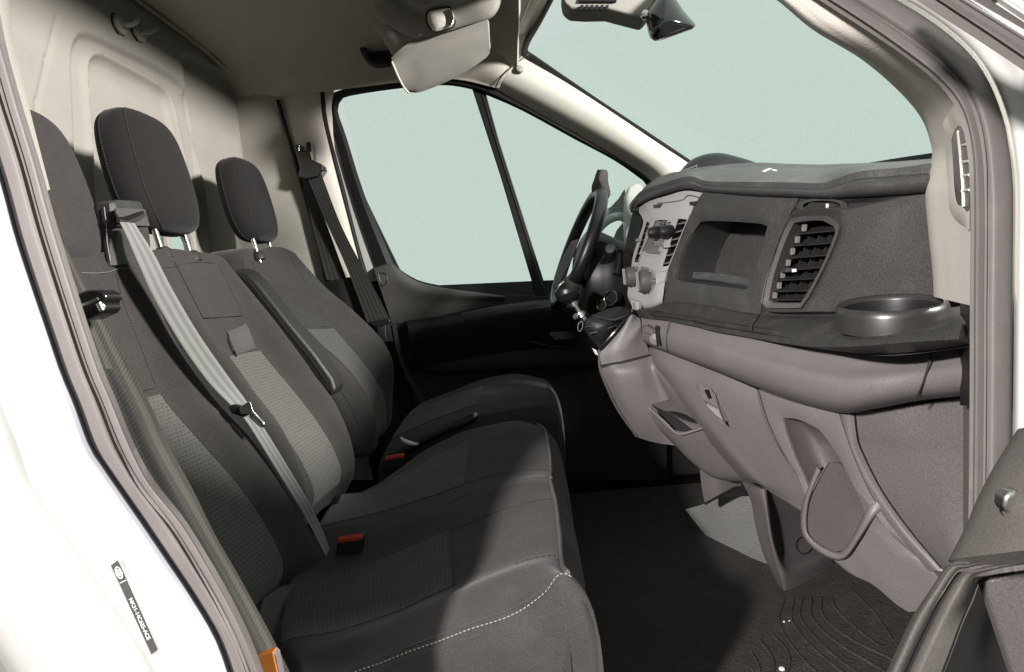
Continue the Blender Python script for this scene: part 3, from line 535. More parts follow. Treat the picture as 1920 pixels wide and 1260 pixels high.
loft('lamp_lens', [[W(*(cl + (np.array(p) - cl) * s), Y) for p in resample(cr1(lp + [lp[0]], 3), 49)[:-1]] for s, Y in ((.90, 1.975), (.86, 1.962), (.6, 1.952), (.2, 1.948))], M['lens'], lf)
prism('lens_facet', ppoly([(832, 20), (846, 16), (851, 34), (848, 46), (838, 50)], 1.948), (0, .006, 0), M['chrome'], lf, .002)
for (x, y, l) in ((768, 32, 20), (786, 66, 14), (722, 49, 8)):
    tube('switch_mark', [W(x, y, 1.985 if x > 730 else 2.01), W(x + l, y - l * .22, 1.982 if x > 730 else 2.008)], .0016, M['dashlow'], oc_, 6)
sv = thing('sun_visor', 'grey sun visor folded down below the overhead console', 'sun visor', W(820, 120, 2.05))
rows = [[(734, 108, 2.03), (756, 88, 2.02), (776, 77, 2.015), (817, 68, 2.0), (869, 52, 1.98), (914, 36, 1.965)], [(738, 122, 2.02), (762, 108, 2.01), (785, 98, 2.0), (824, 86, 1.985), (874, 72, 1.97), (916, 62, 1.96)], [(752, 148, 2.03), (775, 136, 2.02), (797, 128, 2.01), (835, 112, 1.995), (880, 97, 1.98), (918, 88, 1.97)], [(763, 168, 2.05), (783, 163, 2.04), (806, 156, 2.03), (846, 136, 2.01), (886, 116, 1.99), (918, 99, 1.98)], [(768, 173, 2.06), (787, 173, 2.05), (815, 163, 2.04), (852, 146, 2.02), (888, 125, 2.0), (912, 108, 1.99)]]
patch('visor_board', [[W(*p) for p in r] for r in rows], M['visor'], sv, .016)
tube('edge_piping', [W(735, 116, 2.012), W(746, 142, 2.018), W(757, 163, 2.035), W(766, 174, 2.05)], .0035, M['beige'], sv, 8, n=20)
patch('mount_panel', [[W(650, -30, 2.08), W(690, -12, 2.045), W(702, 10, 2.04)], [W(674, 10, 2.08), W(704, 26, 2.05), W(716, 40, 2.04)], [W(702, 52, 2.08), W(722, 62, 2.05), W(748, 64, 2.04)], [W(722, 82, 2.08), W(738, 84, 2.05), W(766, 76, 2.03)], [W(735, 104, 2.07), W(748, 96, 2.05), W(776, 78, 2.03)]], M['visor'], sv, .008)
gh = thing('grab_handle', 'dark grab handle under the roof behind the sun visor', 'grab handle', W(705, 110, 2.3))
tube('grip', [W(668, 52, 2.36), W(676, 82, 2.32), (W(690, 110, 2.3)), W(704, 121, 2.3), W(724, 120, 2.3), W(742, 116, 2.32)], .012, M['shelf'], gh, 10, n=40)
patch('fold_flap', [[W(664, 50, 2.37), W(700, 55, 2.37), W(740, 60, 2.37)], [W(676, 84, 2.34), W(706, 88, 2.34), W(744, 90, 2.34)], [W(694, 112, 2.31), W(716, 115, 2.31), W(748, 112, 2.31)]], M['shelf'], gh, .01)
# front roof corner in front of the visor
patch('front_header', [[W(850, 148, 2.455), W(866, 120, 2.41), W(905, 88, 2.36), W(930, 20, 2.2), W(960, -30, 2.05)], [W(880, 151, 2.455), W(905, 128, 2.41), W(940, 94, 2.36), W(975, 30, 2.2), W(1005, -30, 2.05)], [W(930, 164, 2.455), W(945, 142, 2.42), W(966, 98, 2.40), W(995, 45, 2.25), W(1030, -30, 2.06)], [W(934, 166, 2.46), W(958, 132, 2.45), W(980, 100, 2.45), W(1004, 52, 2.27), W(1044, -30, 2.07)]], M['liner'], rf, .01)
tube('header_seam', [W(918, 100, 2.345), W(952, 92, 2.335), (W(958, 84, 2.325)), W(975, 46, 2.24), W(996, -4, 2.11)], .0022, M['beige'], rf, 6, n=24)
# rear view mirror hanging at the top
rm = thing('rear_view_mirror', 'black rear view mirror on a grey stalk at the top of the windscreen', 'mirror', W(1240, 20, 1.5))
prism('stalk_housing', ppoly([(1052, -20), (1056, 6), (1069, 17), (1100, 19), (1139, 18), (1172, 27), (1207, 36), (1222, 20), (1236, -20)], 1.52), (0, .07, 0), M['visor'], rm, .008, 3)
for k in range(6): prism('grille_slot', ppoly([(1089 + k * 9.5, 9), (1094.5 + k * 9.5, 9), (1091 + k * 9.5, 18), (1085.5 + k * 9.5, 18)], 1.515), (0, .006, 0), M['rubber_dk'], rm, .0005)
prism('sensor_window', ppoly([(1090, -12), (1160, -12), (1156, 3), (1086, 3)], 1.514), (0, .006, 0), M['rubber_dk'], rm, .001)
sh = np.array([(1250, -30), (1212, 20), (1211, 36), (1215, 62), (1219, 72), (1228, 78), (1240, 76), (1298, 55), (1305, 49), (1302, 43), (1282, 20), (1250, -30)], float)
cc = np.array((1245, 35))
def ml(s, Y): return [W(*(cc + (p - cc) * s), Y) for p in resample(sh, 65)[:-1]]
loft('mirror_back', [ml(.96, 1.53), ml(1, 1.52), ml(.985, 1.50), ml(.8, 1.475), ml(.45, 1.455), ml(.1, 1.45)], M['gloss'], rm, False, True)
loft('mirror_glass', [ml(.95, 1.53), ml(.95, 1.535)], M['mirror'], rm)
lathe('ball_joint', W(1209, 28, 1.5), (0, -1, 0), [(.001, .012), (.008, .010), (.011, .002), (.008, -.008)], M['chrome'], rm, 16)
# ================================================================== DASHBOARD
da = thing('dashboard', 'dark grey dashboard with storage cubby, air vents and cup holder', 'dashboard', D(1500, 1000, .2))
lipU = [(1186, 392), (1190, 380), (1211, 361), (1249, 348), (1290, 337), (1323, 346), (1389, 348), (1480, 350), (1545, 351), (1606, 332), (1680, 325), (1746, 320)]
lipL = [(1190, 398), (1193, 388), (1216, 376), (1249, 364), (1290, 355), (1323, 361), (1389, 367), (1480, 371), (1545, 374), (1606, 372), (1680, 368), (1746, 362)]
patch('top_lip', [[D(x, y, .03), D(x, y * .8 + v * .2, -.018), D(u, y * .45 + v * .55, -.026), D(u, y * .1 + v * .9, -.012), D(u, v + 1, .03)] for (x, y), (u, v) in zip(lipU, lipL)], M['dash'], da, .012)
hor = [(1200, 396, .06), (1215, 372, .1), (1235, 352, .15), (1262, 338, .25), (1300, 330, .3), (1345, 322, .35), (1420, 316, .42), (1490, 319, .45), (1545, 321, .46), (1606, 321, .46), (1680, 319, .46), (1752, 314, .46)]
rows = []
for (x, y), (u, v, d) in zip(lipU, hor):
    a_, b_ = D(x, y, .0), W(u, v, YD(x) + d)
    rows.append([a_ + (0.0, .0, -.004), a_ * .7 + b_ * .3 + (0, 0, .004), a_ * .35 + b_ * .65 + (0, 0, .003), b_, b_ + (.25, .25, -.05)])
patch('top_pad', rows, M['dashtop'], da, .012)
# strip at the foot of the windscreen
patch('windscreen_strip', [[W(1560, 323, 1.65), W(1580, 314, 1.66)], [W(1660, 314, 1.58), W(1665, 299, 1.59)], [W(1752, 304, 1.50), W(1752, 286, 1.51)]], M['rubber_dk'], da, .006)
patch('corner_cap', [[D(1668, 324, .06), D(1690, 313, .10), D(1720, 303, .14)], [D(1710, 323, .04), D(1725, 310, .08), D(1740, 302, .12)], [D(1750, 322, .02), D(1752, 308, .06), D(1754, 300, .10)]], M['dashtop'], da, .01)
# instrument hood seen over the top
hood = [(1268, 340), (1276, 320), (1296, 300), (1320, 290), (1345, 287), (1370, 291), (1413, 304), (1445, 320)]
patch('instrument_hood', [[W(x + dx_ * .6, y + 26, 1.82 + k * .0), W(x + 2, y + 3, 1.86), W(x, y, 1.94), W(x - 4, y + 6, 2.04)] for k, ((x, y), dx_) in enumerate(zip(hood, (0, 4, 6, 6, 4, 0, 0, 0)))], M['black'], da, .01)
loft('hood_opening', [[W(x, y, 1.80) for x, y in ((1280, 332), (1282, 318), (1308, 308), (1306, 332))], [W(x, y, 1.80) for x, y in ((1284, 330), (1286, 320), (1305, 312), (1303, 330))], [W(x, y, 1.83) for x, y in ((1284, 330), (1286, 320), (1305, 312), (1303, 330))]], M['dash'], da, False, False)
prism('hood_pane', [W(x, y, 1.81) for x, y in ((1284, 330), (1286, 320), (1305, 312), (1303, 330))], (0, .004, 0), M['mirror'], da, 0)
pc = thing('paper_scrap', 'small white scrap of paper on the dashboard top', 'paper', W(1440, 321, 1.5))
for q in ([(1430, 321), (1444, 315.5), (1447, 316.5), (1433, 322)], [(1449, 318), (1457, 319.5), (1456, 320.5), (1449, 319.5)]): prism('scrap', ppoly(q, 1.30), (0, .002, .001), M['paper'], pc, 0)
# ---- faces with openings
def loop4(sides, n=14, f=D, d=0.0):
    out = []
    for s in sides:
        p = resample(cr1(s, 4) if len(s) > 2 else s, n + 1)[:-1]; out += [f(x, y, d) for x, y in p]
    return np.array(out)
FWD = np.array((.10, .05, 0))
o_mid = [[(1318, 360), (1389, 366), (1440, 369), (1498, 372)], [(1498, 372), (1479, 406), (1458, 457), (1438, 518), (1425, 590)], [(1425, 590), (1376, 582), (1338, 575), (1277, 567), (1241, 572)], [(1241, 572), (1243, 546), (1251, 505), (1272, 455), (1294, 400), (1306, 378), (1318, 360)]]
b_mid = [[(1309, 404), (1330, 402), (1400, 404), (1441, 407)], [(1445, 412), (1436, 450), (1420, 505), (1405, 548)], [(1400, 556), (1350, 549), (1300, 541), (1268, 536)], [(1262, 528), (1266, 500), (1282, 458), (1302, 412)]]
i_mid = [[(1314, 416), (1335, 414), (1400, 417), (1437, 421)], [(1439, 424), (1430, 455), (1416, 500), (1404, 532)], [(1400, 543), (1350, 537), (1305, 531), (1272, 527)], [(1268, 523), (1274, 496), (1289, 456), (1308, 422)]]
L0, L1, L2 = loop4(o_mid), loop4(b_mid, d=-.006), loop4(i_mid, d=.006)
cmid = L2.mean(0); L3 = L2 + FWD * 1.0 - (L2 - cmid) * .06; L3[:, 2] += 0
face = loft('storage_panel', [L0 + (.02, .01, 0), L0, L1 * .97 + L0 * .03, L2, L2 + FWD * .12], M['dash'], da, False, False, 50)
loft('cubby_box', [L2 + FWD * .10, L2 + FWD * .5 - (L2 - cmid) * .03, L3], M['dash'], face, False, True, 40)
patch('cubby_step', [[D(1300, 510, .07), D(1340, 512, .07), D(1406, 522, .07)], [D(1297, 521, .05), D(1345, 526, .05), D(1405, 534, .05)]], M['dashtop'], face, .006)
# right face around the air vent
o_r = [[(1500, 372), (1560, 373), (1640, 371), (1742, 362)], [(1742, 362), (1744, 430), (1748, 520), (1750, 588)], [(1750, 588), (1660, 596), (1560, 596), (1427, 592)], [(1427, 592), (1438, 522), (1459, 460), (1481, 406), (1500, 372)]]
b_r = [[(1480, 404), (1500, 396), (1550, 392), (1582, 398)], [(1592, 408), (1590, 436), (1560, 510), (1526, 572)], [(1515, 584), (1490, 585), (1455, 585), (1434, 582)], [(1428, 572), (1436, 530), (1452, 480), (1474, 415)]]
f_r = [[(1487, 411), (1505, 406), (1535, 404), (1560, 405)], [(1573, 416), (1577, 434), (1550, 500), (1514, 568)], [(1506, 576), (1485, 577), (1455, 577), (1438, 576)], [(1431, 566), (1440, 525), (1458, 475), (1480, 420)]]
i_r = [[(1492, 418), (1508, 415), (1532, 413), (1552, 414)], [(1567, 424), (1570, 436), (1545, 498), (1510, 562)], [(1505, 568), (1485, 568), (1460, 568), (1449, 567)], [(1445, 562), (1453, 522), (1468, 474), (1487, 426)]]
R0, R1, R2, R3 = loop4(o_r), loop4(b_r, d=-.016), loop4(f_r, d=-.004), loop4(i_r, d=.004)
vp = loft('vent_panel', [R0 + (.02, .01, 0), R0, R0 * .55 + R1 * .45 + (.012, .008, 0), R1, R2], M['dash'], da, False, False, 60)
vf = loft('air_vent', [R2, R2 + (-.006, -.004, 0), R3 + (-.005, -.003, 0), R3, R3 + (.05, .025, 0)], M['dashmid'], da, False, False, 40)
loft('vent_back', [R3 + (.05, .025, 0), R3 + (.054, .027, 0)], M['rubber_dk'], vf)
sl = [((1487, 439), (1569, 431)), ((1479, 461), (1563, 454)), ((1471, 484), (1554, 477)), ((1464, 507), (1544, 500)), ((1455, 525), (1534, 521)), ((1450, 546), (1524, 544)), ((1447, 562), (1514, 561))]
def slats(sl, d0, dep, m, parent, f=D, up=.010, th=.0022, name='slat'):
    for (a_, b_) in sl:
        p = [f(*(np.array(a_) * (1 - s) + np.array(b_) * s), d0) for s in (0, .5, 1)]; q = np.array((dep, dep * .5, up))
        G = np.array([[p[k] - np.array((0, 0, .0)), p[k] + q * .5, p[k] + q] for k in range(3)]); slab(name, G, th, m, parent)
slats(sl, .006, .03, M['slat'], vf)
for k in range(4):
    s = .14 + .24 * k
    p = [D(*(np.array(a_) * (1 - s) + np.array(b_) * s), .03) for a_, b_ in sl]
    slab('vane', np.array([[q, q + (.016, .004, 0)] for q in p]), .0015, M['slat'], vf)
for (x, y) in ((1508, 427), (1495, 449), (1486, 471), (1478, 492), (1468, 515), (1461, 535), (1453, 553)):
    box('link_clip', D(x, y, .012), (.004, 0, 0), (0, .003, .001), (.001, 0, .006), M['dashlow'], vf, .001)
box('vent_tab', D(1475, 507, .0), (.006, 0, 0), (0, .014, 0), (0, 0, .004), M['dash'], vf, .002)
box('tab_mark', D(1489, 507, -.004), (.004, 0, 0), (0, .0012, 0), (0, 0, .003), M['print'], vf, .0005)
sb = prism('switch_blank', [D(x, y, -.004) for x, y in ((1512, 384), (1520, 378), (1560, 379), (1571, 382), (1567, 391), (1556, 394), (1514, 393))], (.014, .007, 0), M['gloss'], da, .002)
box('switch_mark', D(1551, 386, -.006), (.002, 0, 0), (0, .0016, 0), (0, 0, .0035), M['print'], sb, .0005)
loft('switch_surround', [[D(1541 + rx * math.cos(q), 386 + ry * math.sin(q), d) for q in ang] for rx, ry, d in ((50, 15, .004), (48, 14, -.003), (36, 10, -.003), (34, 9, .006))], M['dash'], da, False, False)
# ---- centre stack
cs_rows = [[(1194, 392), (1216, 378), (1250, 367), (1285, 358), (1321, 362)], [(1206, 415), (1224, 403), (1250, 398), (1276, 396), (1298, 396)], [(1196, 450), (1215, 447), (1238, 446), (1258, 446), (1276, 448)], [(1187, 480), (1203, 482), (1222, 484), (1242, 486), (1258, 490)], [(1182, 515), (1198, 520), (1215, 523), (1232, 524), (1248, 524)], [(1177, 546), (1192, 553), (1210, 556), (1228, 554), (1244, 550)], [(1178, 560), (1194, 569), (1210, 573), (1226, 571), (1242, 566)], [(1182, 570), (1198, 579), (1212, 583), (1228, 580), (1243, 574)]]
cso = [.01, .0, 0, 0, -.006, -.014, -.01, .02]
CSP = surf([[(x, y, 0) for x, y in r] for r in cs_rows], 10, 16)[..., :2]
CSG = surf([[D(x, y, cso[i] - (.012 if 0 < j < 4 else 0)) for j, (x, y) in enumerate(r)] for i, r in enumerate(cs_rows)], 10, 16)
H_v, H_s, H_r = [(1273, 401), (1293, 403), (1252, 506), (1237, 510)], [(1214, 408), (1222, 406), (1195, 500), (1185, 500)], [(1229, 408), (1262, 410), (1238, 483), (1199, 476)]
def grow(q, s): q = np.array(q, float); c = q.mean(0); return c + (q - c) * s
def holed(name, G_, PX, holes, m, parent, t=.006):
    R_, C_, _ = G_.shape; n = grid_normals(G_); n = n if ((np.array(CP) - G_) * n).sum() > 0 else -n
    ctr = (PX[:-1, :-1] + PX[1:, 1:]) / 2; ins_ = np.zeros(ctr.shape[:2], bool)
    for hq in holes: ins_ |= (sdf(ctr.reshape(-1, 2), np.array(hq, float)) < 0).reshape(ins_.shape)
    Fc_ = [(i * C_ + j, i * C_ + j + 1, (i + 1) * C_ + j + 1, (i + 1) * C_ + j) for i in range(R_ - 1) for j in range(C_ - 1) if not ins_[i, j]]
    return mesh(name, G_.reshape(-1, 3), Fc_, m, parent, grid_uv(G_), 60)
cs = holed('centre_stack', CSG, CSP, [grow(H_v, .86), grow(H_s, .80), grow(H_r, .88)], M['silver'], da)
def DS(x, y, d=0): return onsurf(CSG, x, y, -d)
def quadring(name, q, dep, m, mb, parent, lift=.004, th=.10):
    rs = lambda p: resample(np.concatenate([p, p[:1]]), 41)[:-1]; q = np.array(q, float)
    A = [DS(x, y, 0.003) for x, y in rs(grow(q, 1.06))]; B = [DS(x, y, -lift) for x, y in rs(q)]; C = [DS(x, y, -lift) for x, y in rs(grow(q, 1 - th))]
    fwd = np.array((dep, dep * .5, 0)); E = [p + fwd for p in C]
    o = loft(name, [A, B, C, [p + fwd * .06 for p in C]], m, parent, False, False, 30); loft(name + '_well', [[p + fwd * .05 for p in C], E], mb, o, False, True, 30); return o
ve = quadring('centre_vent', H_v, .03, M['silver'], M['rubber_dk'], cs, .003, .16)
slats([((1271, 419), (1284, 417)), ((1265, 435), (1279, 432)), ((1258, 449), (1272, 447)), ((1249, 463), (1263, 460)), ((1245, 479), (1259, 477)), ((1241, 494), (1254, 492))], 0, .02, M['dashlow'], ve, DS, .006, .0025)
box('vent_tab', DS(1250, 462, -.004), (.008, 0, 0), (0, .014, 0), (0, 0, .004), M['silver'], ve, .002)
ve2 = quadring('side_vent', H_s, .03, M['silver'], M['rubber_dk'], cs, .003, .18)
slats([((1212 - k * 4.6, 424 + k * 13), (1217 - k * 4.8, 423 + k * 13)) for k in range(6)], 0, .02, M['dashlow'], ve2, DS, .005, .002)
box('vent_tab', DS(1197, 450, -.004), (.008, 0, 0), (0, .006, 0), (0, 0, .004), M['dashlow'], ve2, .001)
rr_ = quadring('radio_recess', H_r, .05, M['silver'], M['silver'], cs, .002, .10)
prism('radio_face', [DS(x, y, .012) for x, y in ((1229, 414), (1256, 415), (1243, 462), (1224, 460))], (.01, .005, 0), mat('radio fascia', (.13, .125, .125), .4, .5), rr_, .002)
for k in range(4): box('radio_button', DS(1229 + k * 4.2, 457, .008), (.004, 0, 0), (0, .006, 0), (0, 0, .006), M['dashlow'], rr_, .001)
for k in range(3): box('radio_slot', DS(1240, 418 + k * 3, .009), (.003, 0, 0), (0, .022, 0), (0, 0, .0012), M['dashlow'], rr_, .0003)
ph = thing('phone_holder', 'small black phone clamp with bright screen on the radio', 'phone holder', DS(1240, 436, -.02))
for x, y, r in ((1228, 436, .015), (1251, 434, .015)):
    lathe('clamp_knob', DS(x, y, -.02), (-1, -.1, 0), [(.001, .018), (r * .8, .016), (r, .008), (r, -.012), (r * .6, -.02)], M['black'], ph, 20)
prism('screen', [DS(x, y, -.02) for x, y in ((1235, 425), (1246, 424), (1244, 446), (1234, 446))], (.012, .004, 0), M['black'], ph, .003)
prism('screen_face', [DS(x, y, -.024) for x, y in ((1238, 428), (1243.5, 427), (1241.5, 443), (1237, 443))], (.004, .002, 0), M['mirror'], ph, .001)
def knob(x, y, r, parent):
    c = DS(x, y, 0); ax = (-1., -.12, .12)
    k = lathe('dial', c, ax, [(r * 1.02, -.01), (r, .022), (r * .93, .027), (r * .6, .028), (.001, .028)], M['dashmid'], parent, 28)
    lathe('dial_ring', c, ax, [(r * 1.12, -.012), (r * 1.12, .004), (r * 1.0, .006), (r * .98, -.01)], M['chrome'], k, 28, cap=False)
    box('dial_grip', c + np.array(ax) * .031, (.004, .002, 0), (.001, .004, 0), (0, 0, r * .85), M['silver'], k, .001)
knob(1192, 519, .026, cs); knob(1218, 528, .030, cs)
prism('display', [DS(x, y, -.002) for x, y in ((1201, 499), (1216, 502), (1211, 522), (1200, 519))], (.008, .004, 0), mat('climate display', (.12, .118, .115), .3, .5), cs, .001)
for (x, y) in ((1230, 386), (1295, 381)):
    prism('slot_switch', [D(x + a_, y + b_, -.014) for a_, b_ in ((-6, -2), (10, -4), (6, 4), (-5, 4))] if x < 1250 else [D(x + a_, y + b_, -.004) for a_, b_ in ((-11, -2), (11, -4), (8, 5), (-10, 4))], (.010, .005, 0), M['gloss'], cs, .001)
tube('panel_line', [D(1232, 381, -.010), D(1262, 378, -.012), D(1281, 374, -.010), D(1290, 366, -.008), D(1312, 370, -.004)], .0012, M['dashlow'], cs, 5, n=24)
prism('lower_buttons', [DS(x, y, -.004) for x, y in ((1238, 512), (1250, 508), (1245, 528), (1233, 532))], (.008, .004, 0), M['silver'], cs, .001)
prism('usb_cover', [D(x, y, -.05) for x, y in ((1181, 562), (1197, 566), (1196, 583), (1185, 580))], (.012, .006, 0), M['silver'], cs, .003)
tube('usb_slot', [D(1188, 567, -.052), D(1190, 578, -.052)], .003, M['dashlow'], cs, 6)
# ---- shelf with cup holder
shB = [(1196, 581), (1241, 570), (1277, 566), (1338, 575), (1424, 590), (1514, 594), (1600, 594), (1700, 588), (1815, 574)]
shF = [(1199, 584), (1247, 591), (1300, 600), (1340, 609), (1413, 621), (1524, 638), (1608, 645), (1700, 641), (1810, 625)]
shL = [(1204, 589), (1247, 598), (1300, 609), (1340, 618), (1413, 632), (1524, 652), (1612, 661), (1719, 655), (1810, 643)]
rows = []
for (x, y), (u, v), (s, t_) in zip(shB, shF, shL):
    e_ = float(np.interp(u, [1440, 1600, 1700, 1815], [0, .07, .075, .06]))
    rows.append([D(x, y, .03), D(x, y, .0), D(x * .4 + u * .6, y * .4 + v * .6 - e_ * 150, -.035 - e_ * .6), D(u, v, -.06 - e_), D(u, v + 1.5, -.066 - e_), D(u, v + 3, -.060 - e_), D((u + s) / 2, (v + t_) / 2, -.056 - e_), D(s, t_ - 2, -.058 - e_), D(s, t_, -.045 - e_ * .5)])
sf = patch('shelf', rows, M['shelf'], da, .012, 6, 3, 60)
tube('shelf_joint', [D(1424, 590, -.004), D(1416, 598, -.036), D(1409, 606, -.05), D(1409, 620, -.066)], .0016, M['dash'], sf, 5, n=16)
c = D(1670, 592, -.066); nrm_ = np.array((-.03, -.13, 1.)); nrm_ /= np.linalg.norm(nrm_)
cup = lathe('cup_holder', c, nrm_, [(.074, -.016), (.0725, .010), (.070, .0185), (.067, .0205), (.063, .019), (.061, .013)], M['slat'], da, 56, 60, False)
lathe('cup_well', c, nrm_, [(.0613, .014), (.059, -.0), (.058, -.03), (.001, -.031)], M['black'], cup, 56, 60, False)
prism('side_cap', [D(1815, 572, -.005), D(1812, 625, -.065), D(1812, 742, -.05), D(1816, 742, .0), D(1818, 640, .02)], (.02, .01, 0), M['black'], da, .002)
bl = patch('inner_body', [[D(x, y, .13) for x in (1210, 1300, 1424, 1540)] for y in (570, 610, 655)], M['rubber_dk'], da, .01)  # dark backing added to block light leaking through the dash gaps
patch('inner_side', [[D(x, y, .15) for x in (1540, 1640, 1740, 1845)] for y in (560, 640, 720, 800)], M['rubber_dk'], da, .01)
patch('door_gap_filler', [[W(1800, y, .84), W(1828, y, .73)] for y in (562, 640, 760)], M['rubber_dk'], da, .006)
# ---- padded band under the shelf
bL = [(1206, 640), (1230, 652), (1302, 680), (1340, 694), (1386, 713), (1480, 749), (1572, 774), (1640, 767), (1719, 752), (1812, 741)]
sh2 = [(1202, 592), (1224, 598), (1290, 608), (1330, 618), (1380, 628), (1470, 644), (1560, 657), (1640, 660), (1719, 656), (1812, 644)]
rows = []
for (x, y), (u, v) in zip(sh2, bL):
    k = np.interp(u, [1200, 1300, 1500, 1600, 1812], [.01, .02, .035, .04, .02])
    rows.append([D(x, y - 2, -.035), D(x * .75 + u * .25, y * .75 + v * .25, -.045 - k * .3), D((x + u) / 2, (y + v) / 2, -.045 - k), D(x * .2 + u * .8, y * .2 + v * .8, -.035 - k), D(x * .04 + u * .96, y * .04 + v * .96, -.015 - k * .5), D(u, v + 1, .05)])
pb = patch('padded_band', rows, M['dashlow'], da, .012)
tube('band_seam', [D(1255, 600, -.05), D(1251, 620, -.06), D(1250, 645, -.055), D(1252, 660, -.03)], .0012, M['shelf'], pb, 5, n=20)
tube('band_seam', [D(1747, 654, -.05), D(1742, 680, -.075), D(1730, 720, -.075), D(1716, 752, -.05)], .0014, M['shelf'], pb, 5, n=20)
prism('side_switch', [D(x, y, -.065) for x, y in ((1205, 610), (1213, 609), (1226, 617), (1226, 632), (1207, 624))], (.012, .006, 0), M['dashmid'], da, .002)
prism('switch_face', [D(x, y, -.068) for x, y in ((1207, 613), (1213, 612), (1223, 619), (1223, 628), (1208, 622))], (.012, .006, 0), M['dashlow'], da, .001)
tube('hinge_gap', [D(1232, 611, -.068), D(1233, 628, -.072), D(1235, 646, -.068)], .005, M['rubber_dk'], da, 6, n=12)
lathe('hinge_wheel', D(1229, 636, -.066), (-.5, -1, 0), [(.001, .006), (.014, .004), (.016, -.006)], M['dashlow'], da, 20)
# ---- glovebox lid
gr = [[(1232, 655), (1302, 682), (1360, 705), (1419, 730)], [(1240, 685), (1305, 712), (1365, 735), (1424, 757)], [(1268, 722), (1330, 750), (1385, 778), (1436, 796)], [(1330, 806), (1375, 828), (1425, 848), (1469, 857)], [(1400, 888), (1440, 905), (1480, 915), (1508, 915)], [(1419, 906), (1450, 926), (1480, 944), (1505, 960)]]
go = [.02, .012, .02, .05, .09, .12]
gb = patch('glovebox_lid', [[D(r[0][0] - 22, r[0][1] - 4, go[i] + .07)] + [D(x, y, go[i]) for x, y in r] for i, r in enumerate(gr)], M['dashlow'], da, .012)
lt_o = [[(1299, 712), (1318, 720), (1337, 731)], [(1341, 740), (1349, 768), (1361, 798)], [(1361, 799), (1350, 790), (1343, 785)], [(1343, 785), (1322, 760), (1299, 714)]]
La = loop4(lt_o, 8, D, .010); Lb = loop4(lt_o, 8, D, .004); cL = Lb.mean(0)
Lc = cL + (Lb - cL) * .82; lt = loft('latch_surround', [La, Lb, Lc, Lc + (.02, .012, 0)], M['dashlow'], gb, False, False, 30)
loft('latch_pocket', [Lc + (.018, .010, 0), Lc + (.024, .013, 0)], M['dashmid'], lt)
patch('latch_paddle', [[D(1304, 718, .012), D(1336, 733, .012)], [D(1318, 748, .004), D(1345, 762, .004)]], M['dashlow'], lt, .006)
prism('latch_keyhole', [D(x, y, -.004) for x, y in ((1320, 731), (1324, 732), (1331, 747), (1328, 748))], (.01, .005, 0), M['rubber_dk'], lt, .0005)
patch('latch_ramp', [[D(1320, 756, .006), D(1346, 768, .006)], [D(1345, 783, .012), D(1360, 797, .012)]], M['silver'], lt, .004)
tube('lid_seam', [D(1420, 732, .004), D(1437, 793, .008), D(1469, 854, .036), D(1511, 912, .078)], .0012, M['dashtop'], gb, 5, n=30)
# ---- right housing with bottle pocket
o_p = [[(1421, 731), (1480, 752), (1530, 766), (1573, 776)], [(1573, 776), (1583, 808), (1605, 868), (1642, 944), (1704, 1028), (1765, 1084)], [(1765, 1090), (1713, 1151), (1636, 1095), (1575, 1062), (1508, 962)], [(1508, 962), (1511, 912), (1470, 856), (1438, 795), (1421, 731)]]
i_p = [[(1468, 784), (1490, 785), (1515, 794), (1540, 808)], [(1552, 825), (1575, 862), (1600, 910), (1624, 960)], [(1622, 972), (1602, 1012), (1580, 1037), (1540, 1027), (1515, 1000)], [(1510, 985), (1512, 950), (1516, 915), (1492, 860), (1470, 800)]]
def DP(x, y, d=0): return D(x, y, d + float(np.interp(y, [730, 900, 1060, 1150], [.015, .06, .10, .12])))
Q0, Q1 = loop4(o_p, 16, DP), loop4(i_p, 16, DP); cq = Q1.mean(0); Q2 = Q1 + (.035, .03, 0) - (Q1 - cq) * .12; Q3 = cq + (Q1 - cq) * .5 + np.array((.05, .045, .0))
hs = loft('pocket_housing', [Q0 + (.02, .015, 0), Q0, Q0 * .5 + Q1 * .5 + (-.004, -.003, 0), Q1, Q1 * .97 + Q2 * .03 + (.004, .002, 0)], M['dashlow'], da, False, False, 50)
loft('pocket_bowl', [Q1 + (.001, .001, 0), Q2, Q3], M['dashmid'], hs, False, True, 70)
ro = [(1530, 872), (1517, 905), (1504, 946), (1500, 981), (1507, 1010), (1532, 1036), (1565, 1052), (1589, 1046), (1615, 1010), (1640, 975), (1668, 955)]
ri = [(1540, 885), (1528, 910), (1516, 946), (1513, 985), (1519, 1005), (1541, 1024), (1568, 1036), (1582, 1031), (1602, 1003), (1622, 962), (1632, 930)]
dd_ = [.012, -.002, -.008, -.012, -.016, -.018, -.018, -.018, -.014, -.006, .012]
patch('pocket_rim', [[DP(*o_, .03), DP(*(np.array(o_) * .85 + np.array(n_) * .15), d_ - .002), DP(*(np.array(o_) * .45 + np.array(n_) * .55), d_ - .008), DP(*n_, d_), DP(*(np.array(n_) * 1.0 + (np.array((1566, 950)) - n_) * .06), d_ + .03)] for o_, n_, d_ in zip(ro, ri, dd_)], M['dashlow'], hs, .004, 6, 5, 75)
patch('pocket_front', [[DP(1553, 868, .012), DP(1570, 868, .014), DP(1583, 876, .012)], [DP(1526, 914, .004), DP(1566, 920, .006), DP(1606, 922, .006)], [DP(1515, 965, -.004), DP(1566, 970, -.002), DP(1622, 962, .004)], [DP(1517, 1000, -.008), DP(1566, 1004, -.006), DP(1604, 1004, -.002)], [DP(1545, 1030, -.012), DP(1566, 1034, -.012), DP(1584, 1030, -.010)]], M['dashmid'], hs, .006)
tube('pocket_seam', [DP(1553, 868, .008), DP(1536, 895, .002), DP(1525, 918, -.004)], .0012, M['dashlow'], hs, 5, n=16)
